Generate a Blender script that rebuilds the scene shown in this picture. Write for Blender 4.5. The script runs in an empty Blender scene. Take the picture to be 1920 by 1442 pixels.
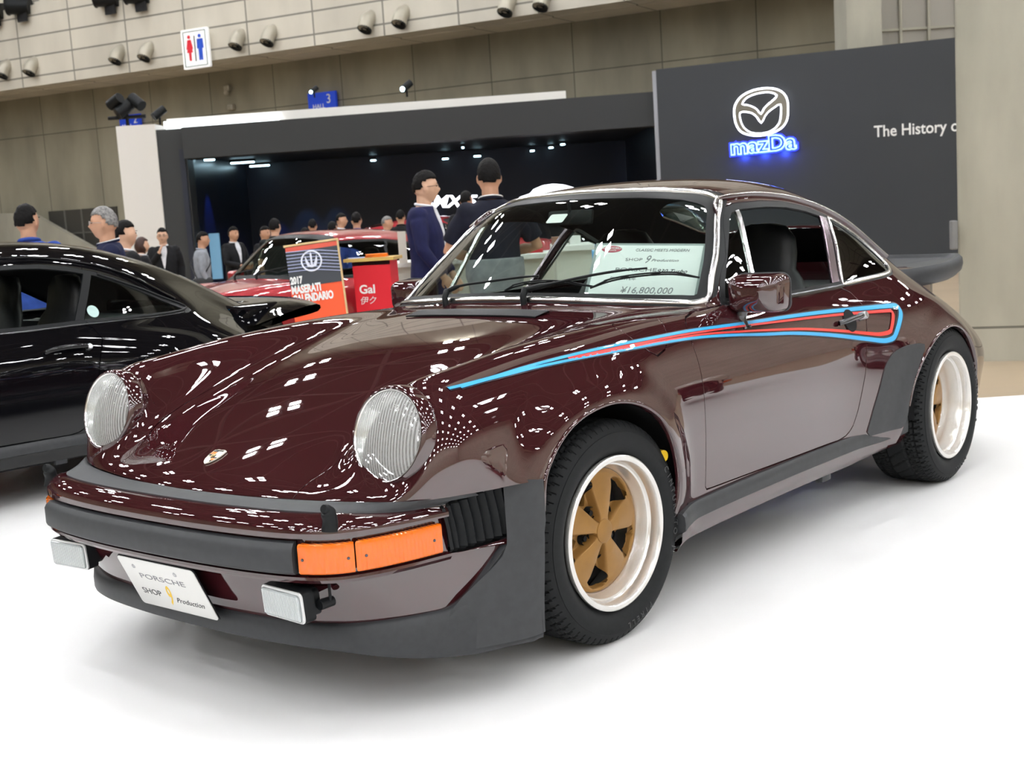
import bpy, bmesh, math, random
import numpy as np
from mathutils import Vector, Matrix, Euler
from mathutils.bvhtree import BVHTree
random.seed(7)
R = math.radians
scene = bpy.context.scene
COL = scene.collection

# ------------------------------------------------------------------ camera
CAM_LOC = Vector((2.8479, 2.8282, 1.2290))
yaw, pit, rol = -2.44597673, -0.13695991, -0.06328809
_f = Vector((math.cos(pit)*math.cos(yaw), math.cos(pit)*math.sin(yaw), math.sin(pit)))
_r = Vector((math.sin(yaw), -math.cos(yaw), 0)); _u = _r.cross(_f)
_r2 = _r*math.cos(rol) + _u*math.sin(rol); _u2 = -_r*math.sin(rol) + _u*math.cos(rol)
cd = bpy.data.cameras.new('camera'); cam = bpy.data.objects.new('camera', cd); COL.objects.link(cam)
cam.matrix_world = Matrix(((_r2.x, _u2.x, -_f.x, CAM_LOC.x), (_r2.y, _u2.y, -_f.y, CAM_LOC.y), (_r2.z, _u2.z, -_f.z, CAM_LOC.z), (0, 0, 0, 1)))
cd.sensor_width = 36; cd.lens = 2419.23/1920*36; cd.clip_start = .05; cd.clip_end = 300
cd.dof.use_dof = True; cd.dof.focus_distance = 3.4; cd.dof.aperture_fstop = 9.0
scene.camera = cam
scene.view_settings.view_transform = 'Standard'; scene.view_settings.look = 'None'
scene.view_settings.gamma = 1; scene.view_settings.use_curve_mapping = False
scene.view_settings.exposure = 0.08
# world: the faint grey air light of the huge hall
wd = bpy.data.worlds.new('world'); scene.world = wd; wd.use_nodes = True
wd.node_tree.nodes['Background'].inputs[0].default_value = (.92, .95, 1, 1)
wd.node_tree.nodes['Background'].inputs[1].default_value = 0.10

# horizontal frame of the hall: origin under the camera, D ahead, S to the right
HD = Vector((math.cos(yaw), math.sin(yaw), 0)); HS = Vector((math.sin(yaw), -math.cos(yaw), 0))
HALLZ = -0.30                     # hall floor; the cars stand on a white platform whose top is z = 0
def hall(s, d, z=0.0):
    return Vector((CAM_LOC.x, CAM_LOC.y, 0)) + HS*s + HD*d + Vector((0, 0, z))
HROT = math.atan2(HS.y, HS.x)     # z rotation that turns local +X into HS (then local +Y is HD)

# ------------------------------------------------------------------ materials
def mat(name, col, rough=.5, metal=0, coat=0, spec=.5, emit=None, es=1, trans=0, ior=1.45, alpha=1):
    m = bpy.data.materials.new(name); m.use_nodes = True
    b = m.node_tree.nodes['Principled BSDF']
    b.inputs['Base Color'].default_value = (*col, 1); b.inputs['Roughness'].default_value = rough
    b.inputs['Metallic'].default_value = metal; b.inputs['Coat Weight'].default_value = coat
    b.inputs['Coat Roughness'].default_value = .015; b.inputs['Specular IOR Level'].default_value = spec
    b.inputs['Transmission Weight'].default_value = trans; b.inputs['IOR'].default_value = ior
    b.inputs['Alpha'].default_value = alpha
    if emit: b.inputs['Emission Color'].default_value = (*emit, 1); b.inputs['Emission Strength'].default_value = es
    return m
def noisy(m, scale=8, amt=.25, rough_amt=0, bump=0, detail=4, stretch=(1, 1, 1), col2=None):
    """procedural variation of the base colour (object coordinates)"""
    nt = m.node_tree; b = nt.nodes['Principled BSDF']
    tc = nt.nodes.new('ShaderNodeTexCoord'); mp = nt.nodes.new('ShaderNodeMapping'); mp.inputs['Scale'].default_value = stretch
    nz = nt.nodes.new('ShaderNodeTexNoise'); nz.inputs['Scale'].default_value = scale; nz.inputs['Detail'].default_value = detail
    nt.links.new(tc.outputs['Object'], mp.inputs[0]); nt.links.new(mp.outputs[0], nz.inputs['Vector'])
    c = b.inputs['Base Color'].default_value[:3]
    mx = nt.nodes.new('ShaderNodeMix'); mx.data_type = 'RGBA'
    c2 = col2 or tuple(x*(1-amt) for x in c)
    mx.inputs[6].default_value = (*c, 1); mx.inputs[7].default_value = (*c2, 1)
    rp = nt.nodes.new('ShaderNodeMapRange'); rp.inputs[1].default_value = .35; rp.inputs[2].default_value = .68
    nt.links.new(nz.outputs[0], rp.inputs[0]); nt.links.new(rp.outputs[0], mx.inputs[0]); nt.links.new(mx.outputs[2], b.inputs['Base Color'])
    if bump:
        bp = nt.nodes.new('ShaderNodeBump'); bp.inputs['Strength'].default_value = bump; bp.inputs['Distance'].default_value = .01
        nt.links.new(nz.outputs[0], bp.inputs['Height']); nt.links.new(bp.outputs[0], b.inputs['Normal'])
    return m
def glassmat(name, tint, refl_rough=.0, alpha=None):
    """thin car glass: transparent tint mixed with a fresnel gloss"""
    m = bpy.data.materials.new(name); m.use_nodes = True; nt = m.node_tree; nt.nodes.clear()
    o = nt.nodes.new('ShaderNodeOutputMaterial'); t = nt.nodes.new('ShaderNodeBsdfTransparent'); g = nt.nodes.new('ShaderNodeBsdfGlossy')
    g.inputs['Roughness'].default_value = refl_rough; t.inputs[0].default_value = (*tint, 1)
    lw_ = nt.nodes.new('ShaderNodeLayerWeight'); lw_.inputs[0].default_value = .5
    pw_ = nt.nodes.new('ShaderNodeMath'); pw_.operation = 'POWER'; pw_.inputs[1].default_value = 4.0; nt.links.new(lw_.outputs['Facing'], pw_.inputs[0])
    fr = nt.nodes.new('ShaderNodeMapRange'); fr.inputs[3].default_value = .055; fr.inputs[4].default_value = .9; nt.links.new(pw_.outputs[0], fr.inputs[0])
    mx = nt.nodes.new('ShaderNodeMixShader')
    nt.links.new(fr.outputs[0], mx.inputs[0]); nt.links.new(t.outputs[0], mx.inputs[1]); nt.links.new(g.outputs[0], mx.inputs[2])
    nt.links.new(mx.outputs[0], o.inputs[0]); return m
M = {}
M['maroon'] = mat('maroon_paint', (.037, .0072, .0092), .35, 0, 1, .0)
for _k in ('maroon',):
    M[_k].node_tree.nodes['Principled BSDF'].inputs['Coat IOR'].default_value = 2.1
M['black_paint'] = mat('black_paint', (.003, .003, .004), .3, 0, 1, .0)
M['red_paint'] = mat('red_paint', (.33, .004, .012), .3, .3, 1, .5)
M['ivory_paint'] = mat('ivory_paint', (.55, .50, .40), .35, 0, 1, .5)
M['trim'] = mat('satin_black_trim', (.008, .009, .010), .42, spec=.22)
M['rubber'] = noisy(mat('rubber', (.036, .038, .041), .55), 40, .15)
M['tyre'] = noisy(mat('tyre_rubber', (.011, .012, .013), .7, spec=.3), 60, .2)
M['trimplastic'] = noisy(mat('textured_black_plastic', (.030, .032, .035), .5), 60, .15)
M['dark'] = mat('dark_lining', (.006, .006, .007), .8)
M['chrome'] = mat('bright_trim', (.82, .82, .80), .16, 1)
M['darkchrome'] = mat('dark_metal_trim', (.10, .10, .105), .22, 1)
M['steel'] = mat('steel', (.5, .5, .52), .3, 1)
M['polished'] = mat('polished_rim', (.88, .86, .83), .26, .75)
M['gold'] = noisy(mat('gold_wheel_paint', (.30, .155, .040), .40, .35), 25, .10)
M['leather'] = noisy(mat('black_leather', (.014, .015, .017), .45), 30, .2, bump=.1)
M['glass'] = glassmat('window_glass', (.80, .88, .84))
M['darkglass'] = glassmat('tinted_glass', (.55, .66, .62))
M['amber'] = mat('amber_lens', (.78, .145, .003), .12, 0, .6)
M['white'] = mat('white_plastic', (.82, .82, .80), .35)
M['paper'] = mat('white_card', (.86, .86, .85), .5)
M['ink'] = mat('black_ink', (.02, .02, .025), .5)
M['greyink'] = mat('grey_ink', (.22, .22, .24), .5)
M['redink'] = mat('red_ink', (.55, .03, .05), .5)
M['yellow'] = mat('yellow_paint', (.85, .55, .02), .4)
M['blue_stripe'] = mat('light_blue_vinyl', (.03, .40, .80), .3, 0, 1)
M['red_stripe'] = mat('red_vinyl', (.75, .035, .03), .3, 0, 1)
M['navy_stripe'] = mat('dark_vinyl', (.006, .006, .02), .3, 0, 1)
M['orange'] = mat('orange_print', (.82, .09, .02), .45)

# ------------------------------------------------------------------ object helpers
def tag(o, label=None, cat=None, group=None, kind=None):
    if label: o['label'] = label
    if cat: o['category'] = cat
    if group: o['group'] = group
    if kind: o['kind'] = kind
    return o
def empty(name, loc=(0, 0, 0), rz=0, parent=None):
    o = bpy.data.objects.new(name, None); COL.objects.link(o); o.location = loc; o.rotation_euler = (0, 0, rz); o.empty_display_size = .1
    if parent: o.parent = parent
    return o
def mesh_obj(name, V, F, m, parent=None, smooth=False, normals=None, mats=None, midx=None):
    me = bpy.data.meshes.new(name); me.from_pydata([tuple(map(float, v)) for v in V], [], [tuple(f) for f in F])
    for x in (mats or [m]): me.materials.append(x)
    if midx is not None: me.polygons.foreach_set('material_index', midx)
    me.validate(); me.update()
    if smooth or normals is not None:
        me.polygons.foreach_set('use_smooth', [True]*len(me.polygons))
    if normals is not None and len(normals) == len(me.vertices):
        me.normals_split_custom_set_from_vertices([tuple(map(float, n)) for n in normals])
    o = bpy.data.objects.new(name, me); COL.objects.link(o)
    if parent: o.parent = parent
    return o
class MB:
    """collects shapes, then links them as one mesh object"""
    def __init__(s): s.V = []; s.F = []; s.I = []; s.mi = 0
    def add(s, V, F):
        n = len(s.V); s.V += [Vector(v) for v in V]; s.F += [tuple(i+n for i in f) for f in F]; s.I += [s.mi]*len(F); return s
    def bm(s, bm, M4=None):
        bm.verts.ensure_lookup_table(); bm.verts.index_update()
        V = [(M4 @ v.co if M4 else v.co.copy()) for v in bm.verts]; F = [[v.index for v in f.verts] for f in bm.faces]; bm.free(); return s.add(V, F)
    def box(s, c, d, rot=None, bev=0, seg=2, M4=None):
        bm = bmesh.new(); bmesh.ops.create_cube(bm, size=1)
        for v in bm.verts: v.co = Vector((v.co.x*d[0], v.co.y*d[1], v.co.z*d[2]))
        if bev: bmesh.ops.bevel(bm, geom=bm.edges[:], offset=min(bev, min(d)*.49), segments=seg, profile=.5, affect='EDGES')
        T = Matrix.Translation(c)
        if rot is not None: T = T @ (rot if isinstance(rot, Matrix) else Euler(rot).to_matrix().to_4x4())
        if M4: T = M4 @ T
        return s.bm(bm, T)
    def prism(s, pts, thick, T=None, bev=0):
        """polygon pts (x,y) extruded from z=0 to z=thick then transformed by T"""
        T = T or Matrix(); n = len(pts)
        if bev:
            bm = bmesh.new(); vs = [bm.verts.new((p[0], p[1], 0)) for p in pts]; f = bm.faces.new(vs)
            r = bmesh.ops.extrude_face_region(bm, geom=[f]); nv = [g for g in r['geom'] if isinstance(g, bmesh.types.BMVert)]
            bmesh.ops.translate(bm, verts=nv, vec=(0, 0, thick)); bmesh.ops.recalc_face_normals(bm, faces=bm.faces[:])
            bmesh.ops.bevel(bm, geom=bm.edges[:], offset=bev, segments=2, profile=.5, affect='EDGES')
            return s.bm(bm, T)
        V = [T @ Vector((p[0], p[1], 0)) for p in pts] + [T @ Vector((p[0], p[1], thick)) for p in pts]
        area = sum(pts[i][0]*pts[(i+1) % n][1]-pts[(i+1) % n][0]*pts[i][1] for i in range(n))
        F = [tuple(range(n-1, -1, -1)), tuple(range(n, 2*n))] + [(i, (i+1) % n, n+(i+1) % n, n+i) for i in range(n)]
        if area*thick < 0: F = [f[::-1] for f in F]
        return s.add(V, F)
    def tube(s, pts, rad, seg=10, caps=True, closed=False):
        pts = [Vector(p) for p in pts]; n = len(pts); rs = rad if isinstance(rad, (list, tuple)) else [rad]*n
        V = []; F = []; prev = None
        for i, p in enumerate(pts):
            a = pts[(i-1) % n] if (i or closed) else p; b = pts[(i+1) % n] if (i < n-1 or closed) else p
            t = (b-a).normalized()
            if prev is None:
                u = t.orthogonal().normalized()
            else:
                u = (prev - t*prev.dot(t)); u = u.normalized() if u.length > 1e-6 else t.orthogonal().normalized()
            prev = u; w = t.cross(u)
            V += [p + (u*math.cos(k*2*math.pi/seg) + w*math.sin(k*2*math.pi/seg))*rs[i] for k in range(seg)]
        for i in range(n if closed else n-1):
            j = (i+1) % n
            F += [(i*seg+k, i*seg+(k+1) % seg, j*seg+(k+1) % seg, j*seg+k) for k in range(seg)]
        if caps and not closed: F += [tuple(range(seg-1, -1, -1)), tuple((n-1)*seg+k for k in range(seg))]
        return s.add(V, F)
    def lathe(s, prof, seg=48, T=None, arc=2*math.pi, close=False):
        """prof: (radius, axial) pairs; axis is local +Z"""
        T = T or Matrix(); V = []; F = []; n = len(prof)
        for k in range(seg):
            a = arc*k/seg
            V += [T @ Vector((r*math.cos(a), r*math.sin(a), z)) for r, z in prof]
        for k in range(seg):
            j = (k+1) % seg
            for i in range(n-1): F.append((k*n+i, j*n+i, j*n+i+1, k*n+i+1))
            if close: F.append((k*n+n-1, j*n+n-1, j*n, k*n))
        return s.add(V, F)
    def sphere(s, c, r, seg=16, T=None, sc=(1, 1, 1)):
        bm = bmesh.new(); bmesh.ops.create_uvsphere(bm, u_segments=seg, v_segments=max(6, seg//2), radius=1)
        X = Matrix.Translation(c) @ Matrix.Diagonal((r*sc[0], r*sc[1], r*sc[2], 1))
        return s.bm(bm, (T @ X) if T else X)
    def build(s, name, m, parent=None, smooth=None, weld=0, mats=None):
        bm = bmesh.new()
        vs = [bm.verts.new(v) for v in s.V]; 
        for f, mi in zip(s.F, s.I):
            try: q = bm.faces.new([vs[i] for i in f]); q.material_index = mi
            except ValueError: pass
        if weld: bmesh.ops.remove_doubles(bm, verts=bm.verts[:], dist=weld)
        me = bpy.data.meshes.new(name); bm.to_mesh(me); bm.free()
        for x in (mats or [m]): me.materials.append(x)
        if smooth is not None:
            me.polygons.foreach_set('use_smooth', [True]*len(me.polygons))
            me.set_sharp_from_angle(angle=R(smooth))
        o = bpy.data.objects.new(name, me); COL.objects.link(o)
        if parent: o.parent = parent
        return o
def frame(o, z, x=None):
    """matrix at o whose local Z is z and local X is near x"""
    z = Vector(z).normalized(); x = Vector(x) if x is not None else z.orthogonal()
    x = (x - z*x.dot(z)).normalized(); y = z.cross(x)
    return Matrix(((x.x, y.x, z.x, o[0]), (x.y, y.y, z.y, o[1]), (x.z, y.z, z.z, o[2]), (0, 0, 0, 1)))
_fonts = {}
def text_obj(name, body, size, T, m, parent=None, depth=.002, align='CENTER', sx=1, shear=0, bold=0, spacing=1):
    c = bpy.data.curves.new(name, 'FONT'); c.body = body; c.size = size; c.extrude = depth; c.align_x = align; c.align_y = 'CENTER'
    c.shear = shear; c.offset = bold; c.space_character = spacing; c.resolution_u = 3
    o = bpy.data.objects.new(name, c)
    dg = bpy.context.evaluated_depsgraph_get(); COL.objects.link(o); dg.update()
    me = bpy.data.meshes.new_from_object(o.evaluated_get(dg)); bpy.data.objects.remove(o)
    me.name = name; me.materials.clear(); me.materials.append(m)
    o = bpy.data.objects.new(name, me); COL.objects.link(o)
    if parent: o.parent = parent
    o.matrix_local = T @ Matrix.Diagonal((sx, 1, 1, 1))
    return o
def copy_tree(o, parent=None):
    c = o.copy(); COL.objects.link(c); c.parent = parent
    for ch in list(o.children): copy_tree(ch, c)
    return c
def rrect(w, h, r, n=5):
    P = []
    for cx, cy, a in ((w/2-r, h/2-r, 0), (-w/2+r, h/2-r, 90), (-w/2+r, -h/2+r, 180), (w/2-r, -h/2+r, 270)):
        for k in range(n+1): t = R(a+90*k/n); P.append((cx+r*math.cos(t), cy+r*math.sin(t)))
    return P
# ------------------------------------------------------------------ hall shell and lighting
HALLZ = -0.28
HM = Matrix.Translation(hall(0, 0)) @ Matrix.Rotation(HROT, 4, 'Z')     # local X right, local Y ahead, Z up
M['lamp'] = mat('hall_lamp', (1, 1, 1), .5, emit=(.97, .985, 1), es=122)
M['whitefloor'] = noisy(mat('white_stage_floor', (.83, .825, .82), .42, 0, 0, .4), 1.2, .04)
M['hallfloor'] = noisy(mat('tan_hall_floor', (.40, .31, .21), .35), .8, .15, stretch=(.3, 2, 1))
M['ceil'] = mat('dark_ceiling', (.075, .062, .055), .8)
M['truss'] = mat('roof_steel', (.14, .12, .11), .6)
def concrete(name, c, bw, bh, off=0, mort=.0035, dirt=.3):
    m = mat(name, c, .75); nt = m.node_tree; b = nt.nodes['Principled BSDF']
    tc = nt.nodes.new('ShaderNodeTexCoord'); sp = nt.nodes.new('ShaderNodeSeparateXYZ'); cb = nt.nodes.new('ShaderNodeCombineXYZ')
    nt.links.new(tc.outputs['Object'], sp.inputs[0]); nt.links.new(sp.outputs[0], cb.inputs[0]); nt.links.new(sp.outputs[2], cb.inputs[1])
    br = nt.nodes.new('ShaderNodeTexBrick'); br.offset = off; br.inputs['Scale'].default_value = 1; br.inputs['Mortar Size'].default_value = mort*3
    br.inputs['Brick Width'].default_value = bw; br.inputs['Row Height'].default_value = bh; br.inputs['Mortar Smooth'].default_value = .1
    nt.links.new(cb.outputs[0], br.inputs['Vector'])
    nz = nt.nodes.new('ShaderNodeTexNoise'); nz.inputs['Scale'].default_value = .9; nz.inputs['Detail'].default_value = 8
    mp = nt.nodes.new('ShaderNodeMapping'); mp.inputs['Scale'].default_value = (1.6, 1, .5); nt.links.new(tc.outputs['Object'], mp.inputs[0]); nt.links.new(mp.outputs[0], nz.inputs['Vector'])
    rp = nt.nodes.new('ShaderNodeMapRange'); rp.inputs[1].default_value = .3; rp.inputs[2].default_value = .7; rp.inputs[3].default_value = 1-dirt; rp.inputs[4].default_value = 1.08
    nt.links.new(nz.outputs[0], rp.inputs[0])
    br.inputs['Color1'].default_value = (*c, 1); br.inputs['Color2'].default_value = (*[x*.90 for x in c], 1); br.inputs['Mortar'].default_value = (*[x*.35 for x in c], 1)
    mx = nt.nodes.new('ShaderNodeMix'); mx.data_type = 'RGBA'; mx.blend_type = 'MULTIPLY'; mx.inputs[0].default_value = 1
    nt.links.new(br.outputs[0], mx.inputs[6]); nt.links.new(rp.outputs[0], mx.inputs[7]); nt.links.new(mx.outputs[2], b.inputs['Base Color'])
    return m
M['concrete'] = concrete('concrete_wall', (.30, .275, .205), 1.75, 3.6)
M['panel'] = concrete('beige_cladding', (.60, .56, .475), 1.62, .43, dirt=.08, mort=.006)
M['concretepillar'] = concrete('concrete_pillar', (.40, .38, .31), 9, 9, dirt=.32)
def hbox(mb, s, d, z, ws, wd_, wz, rot=0):
    mb.box((s, d, z), (ws, wd_, wz), Matrix.Rotation(rot, 4, 'Z') if rot else None, M4=None)
def hobj(name, mb, m, parent=None, smooth=None, kind=None, mats=None):
    o = mb.build(name, m, parent, smooth, mats=mats)
    if not parent: o.matrix_world = HM
    if kind: o['kind'] = kind
    return o
def struct(name, mb, m, **k): return hobj(name, mb, m, kind='structure', **k)
# white stage floor with the cars, and the tan hall floor round it
b = MB(); b.prism([(-14,-9),(14,-9),(14,7.15),(1.6,7.15),(.2,8.3),(-2.2,9.6),(-14,10.5)], .279, Matrix.Translation((0, 0, -.279))); struct('floor', b, M['whitefloor'])
b = MB(); b.box((0, 12, HALLZ-.1), (80, 90, .2)); struct('floor_hall', b, M['hallfloor'])
b = MB(); b.box((0, 12, 16.2), (80, 90, .3)); struct('ceiling', b, M['ceil'])
b = MB(); b.box((0, -32.9, 8), (80, .3, 17)); struct('wall_back', b, M['panel'])
b = MB(); b.box((-39.9, 12, 8), (.3, 90, 17)); struct('wall_left', b, M['concrete'])
b = MB(); b.box((39.9, 12, 8), (.3, 90, 17)); struct('wall_right', b, M['panel'])
# roof trusses
b = MB()
for k in range(-6, 7):
    b.box((k*6.0, 12, 14.6), (.16, 88, .16)); b.box((0, 12+k*6.4, 14.5), (78, .16, .16))
for i in range(-6, 6):
    for j in range(-6, 6):
        if -4 < i < 4: b.tube([(i*6, 12+j*6.4, 14.5), (i*6+6, 18.4+j*6.4, 14.5)], .07, 5); b.tube([(i*6+6, 12+j*6.4, 14.5), (i*6, 18.4+j*6.4, 14.5)], .07, 5)
struct('trim_trusses', b, M['truss'])
# lamps: clusters of four square fittings hung below the trusses
lamp_src = None
for i in range(-5, 6):
    for j in range(-6, 7):
        x, y = i*6.0+3, j*5.6+3
        if lamp_src is None:
            lamp_src = bpy.data.objects.new('ceiling_light', None); COL.objects.link(lamp_src)
            for q, (a, c_) in enumerate(((-.37, -.37), (.37, -.37), (-.37, .37), (.37, .37))):
                b = MB(); b.box((a, c_, 0), (.36, .36, .02)); l = b.build('lamp_panel', M['lamp'], lamp_src)
                b = MB(); b.box((a, c_, .13), (.44, .44, .22)); b.build('lamp_housing', M['ceil'], l)
            L = lamp_src
        else: L = copy_tree(lamp_src)
        L.matrix_world = HM @ Matrix.Translation((x, y, 14.0))
        L['label'] = 'cluster of four square hall lamps hung high under the roof'; L['category'] = 'ceiling light'; L['group'] = 'hall roof lamps'
# ------------------------------------------------------------------ car body surface (half body, mirrored later)
def makima(t, Y, tn):
    """modified Akima interpolation of Y (n, ...) at knots t, evaluated at tn"""
    n = len(t); h = np.diff(t); d = np.diff(Y, axis=0)/h.reshape(-1, *([1]*(Y.ndim-1)))
    d = np.concatenate([[3*d[0]-2*d[1]], [2*d[0]-d[1]], d, [2*d[-1]-d[-2]], [3*d[-1]-2*d[-2]]])
    w1 = np.abs(d[3:]-d[2:-1]) + np.abs(d[3:]+d[2:-1])/2; w2 = np.abs(d[1:-2]-d[:-3]) + np.abs(d[1:-2]+d[:-3])/2
    s = (w1*d[1:-2] + w2*d[2:-1])/np.maximum(w1+w2, 1e-12)
    i = np.clip(np.searchsorted(t, tn, side='right')-1, 0, n-2); sh = (-1,)+(1,)*(Y.ndim-1)
    hh = h[i].reshape(sh); u = ((tn-t[i])/h[i]).reshape(sh)
    return (2*u**3-3*u**2+1)*Y[i] + (u**3-2*u**2+u)*hh*s[i] + (-2*u**3+3*u**2)*Y[i+1] + (u**3-u**2)*hh*s[i+1]
class Surf:
    def __init__(s, P, sub=8, crease=None, smooth=14, defl=None):
        P = np.array(P, float); nu, nv = P.shape[:2]
        # mirror columns for a symmetric spline across y=0
        tv = np.concatenate([[0], np.cumsum(np.linalg.norm(np.diff(P, axis=1), axis=2).mean(0))])
        Pm = np.concatenate([P[:, 3:0:-1]*[1, -1, 1], P], axis=1); tvm = np.concatenate([-tv[3:0:-1], tv])
        vn = np.concatenate([np.linspace(tv[j], tv[j+1], sub, endpoint=False) for j in range(nv-1)]+[[tv[-1]]])
        A = np.swapaxes(makima(tvm, np.swapaxes(Pm, 0, 1), vn), 0, 1)
        tu = np.concatenate([[0], np.cumsum(np.maximum(np.linalg.norm(np.diff(P, axis=0), axis=2).mean(1), .02))])
        un = np.concatenate([np.linspace(tu[i], tu[i+1], sub, endpoint=False) for i in range(nu-1)]+[[tu[-1]]])
        D = makima(tu, A, un); D[:, 0, 1] = 0
        w = np.ones(D.shape[:2]+(1,))*.5; w[0] = w[-1] = 0; w[:, -1] = 0
        if crease:
            for (i, j0, j1) in crease: w[i*sub, j0*sub:j1*sub+1] = 0.03
        for _ in range(smooth):
            E = np.concatenate([D[:, 1:2]*[1, -1, 1], D, D[:, -1:]], axis=1)
            L = (E[:, 2:]+E[:, :-2])/2 - D
            U = np.zeros_like(D); U[1:-1] = (D[2:]+D[:-2])/2 - D[1:-1]
            D = D + w*(L+U)*.5; D[:, 0, 1] = 0
        if defl: D = defl(D)
        s.D = D; s.sub = sub
        Eu = np.gradient(D, axis=0); Em = np.concatenate([D[:, 1:2]*[1, -1, 1], D, 2*D[:, -1:]-D[:, -2:-1]], axis=1); Ev = (Em[:, 2:]-Em[:, :-2])/2
        N = np.cross(Ev, Eu); N /= np.maximum(np.linalg.norm(N, axis=2, keepdims=True), 1e-9)
        if N[len(N)//3, 0, 2] < 0: N = -N
        N[:, 0, 1] = 0
        a, b = D.shape[:2]; idx = np.arange(a*b).reshape(a, b)
        uu, vv = np.meshgrid(np.arange(a)/sub, np.arange(b)/sub, indexing='ij')
        F = np.stack([idx[:-1, :-1], idx[:-1, 1:], idx[1:, 1:], idx[1:, :-1]], -1).reshape(-1, 4)
        V = D.reshape(-1, 3); Nn = N.reshape(-1, 3)
        fn = np.cross(V[F[:, 2]]-V[F[:, 0]], V[F[:, 3]]-V[F[:, 1]])
        if (fn*Nn[F[:, 0]]).sum() < 0: F = F[:, ::-1]
        s.M = SM(V, Nn, np.stack([uu, vv], -1).reshape(-1, 2), [tuple(f) for f in F])
        s.bvh = BVHTree.FromPolygons([tuple(v) for v in V], [tuple(map(int, f)) for f in F])
    def ray(s, o, d):
        h = s.bvh.ray_cast(Vector(o), Vector(d))
        return h
    def side(s, x, z, y0=2.0):
        h = s.bvh.ray_cast(Vector((x, y0, z)), Vector((0, -1, 0))); return (h[0], s.nrm(h)) if h[0] else (None, None)
    def top(s, x, y, z0=2.0):
        h = s.bvh.ray_cast(Vector((x, y, z0)), Vector((0, 0, -1))); return (h[0], s.nrm(h)) if h[0] else (None, None)
    def front(s, y, z, x0=2.0):
        h = s.bvh.ray_cast(Vector((x0, y, z)), Vector((-1, 0, 0))); return (h[0], s.nrm(h)) if h[0] else (None, None)
    def nrm(s, h):
        f = s.M.F[h[2]]; n = Vector(s.M.N[list(f)].mean(0)); return n.normalized()
class SM:
    def __init__(s, V, N, UV, F): s.V = np.asarray(V); s.N = np.asarray(N); s.UV = np.asarray(UV); s.F = F
    def cut(s, f):
        """split along f=0 -> (f>0 part, f<0 part)"""
        f = np.where(np.abs(f) < 1e-7, 1e-7, f); V = list(s.V); N = list(s.N); UV = list(s.UV); ed = {}; P = []; Q = []
        def mid(a, b):
            k = (a, b) if a < b else (b, a)
            if k not in ed:
                t = f[k[0]]/(f[k[0]]-f[k[1]]); ed[k] = len(V)
                V.append(V[k[0]]*(1-t)+V[k[1]]*t); n = N[k[0]]*(1-t)+N[k[1]]*t; N.append(n/max(np.linalg.norm(n), 1e-9)); UV.append(UV[k[0]]*(1-t)+UV[k[1]]*t)
            return ed[k]
        for F in s.F:
            sg = [f[i] > 0 for i in F]
            if all(sg): P.append(F); continue
            if not any(sg): Q.append(F); continue
            p = []; q = []; n = len(F)
            for k in range(n):
                a, b = F[k], F[(k+1) % n]
                (p if sg[k] else q).append(a)
                if sg[k] != sg[(k+1) % n]: m = mid(a, b); p.append(m); q.append(m)
            if len(p) > 2: P.append(tuple(p))
            if len(q) > 2: Q.append(tuple(q))
        return SM(V, N, UV, P).compact(), SM(V, N, UV, Q).compact()
    def compact(s):
        used = sorted({i for f in s.F for i in f}); mp = {a: k for k, a in enumerate(used)}
        if not used: return SM(np.zeros((0, 3)), np.zeros((0, 3)), np.zeros((0, 2)), [])
        return SM(s.V[used] if isinstance(s.V, np.ndarray) else np.array([s.V[i] for i in used]), np.array([s.N[i] for i in used]), np.array([s.UV[i] for i in used]), [tuple(mp[i] for i in f) for f in s.F])
    def off(s, d): return SM(s.V + s.N*d, s.N, s.UV, s.F)
def join(A, B): return SM(np.concatenate([A.V, B.V]), np.concatenate([A.N, B.N]), np.concatenate([A.UV, B.UV]), A.F+[tuple(i+len(A.V) for i in f) for f in B.F])
def mirror(A): return SM(A.V*[1, -1, 1], A.N*[1, -1, 1], A.UV, [tuple(reversed(f)) for f in A.F])
def sd_poly(P, poly):
    """signed distance (inside > 0) of points (n,2) to a closed polygon"""
    P = np.asarray(P); Q = np.asarray(poly, float); d = np.full(len(P), 1e9); ins = np.zeros(len(P), bool)
    for a, b in zip(Q, np.roll(Q, -1, 0)):
        e = b-a; L = max((e**2).sum(), 1e-12); t = np.clip(((P-a)@e)/L, 0, 1); d = np.minimum(d, np.linalg.norm(P-a-t[:, None]*e, axis=1))
        c = (a[1] > P[:, 1]) != (b[1] > P[:, 1]); dy = b[1]-a[1] if abs(b[1]-a[1]) > 1e-12 else 1e-12
        ins ^= c & (P[:, 0] < (b[0]-a[0])*(P[:, 1]-a[1])/dy + a[0])
    return np.where(ins, d, -d)
def spl(pts, n=8, closed=False):
    """smooth curve through pts"""
    p = [Vector(q) for q in pts]; out = []; N = len(p)
    for i in range(N if closed else N-1):
        a, b = p[i], p[(i+1) % N]; z = p[(i-1) % N] if (i or closed) else a+(a-b); c = p[(i+2) % N] if (i < N-2 or closed) else b+(b-a)
        for k in range(n):
            t = k/n; out.append(.5*((2*a)+(b-z)*t+(2*z-5*a+4*b-c)*t*t+(3*a-z-3*b+c)*t**3))
    if not closed: out.append(p[-1])
    return out
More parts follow.
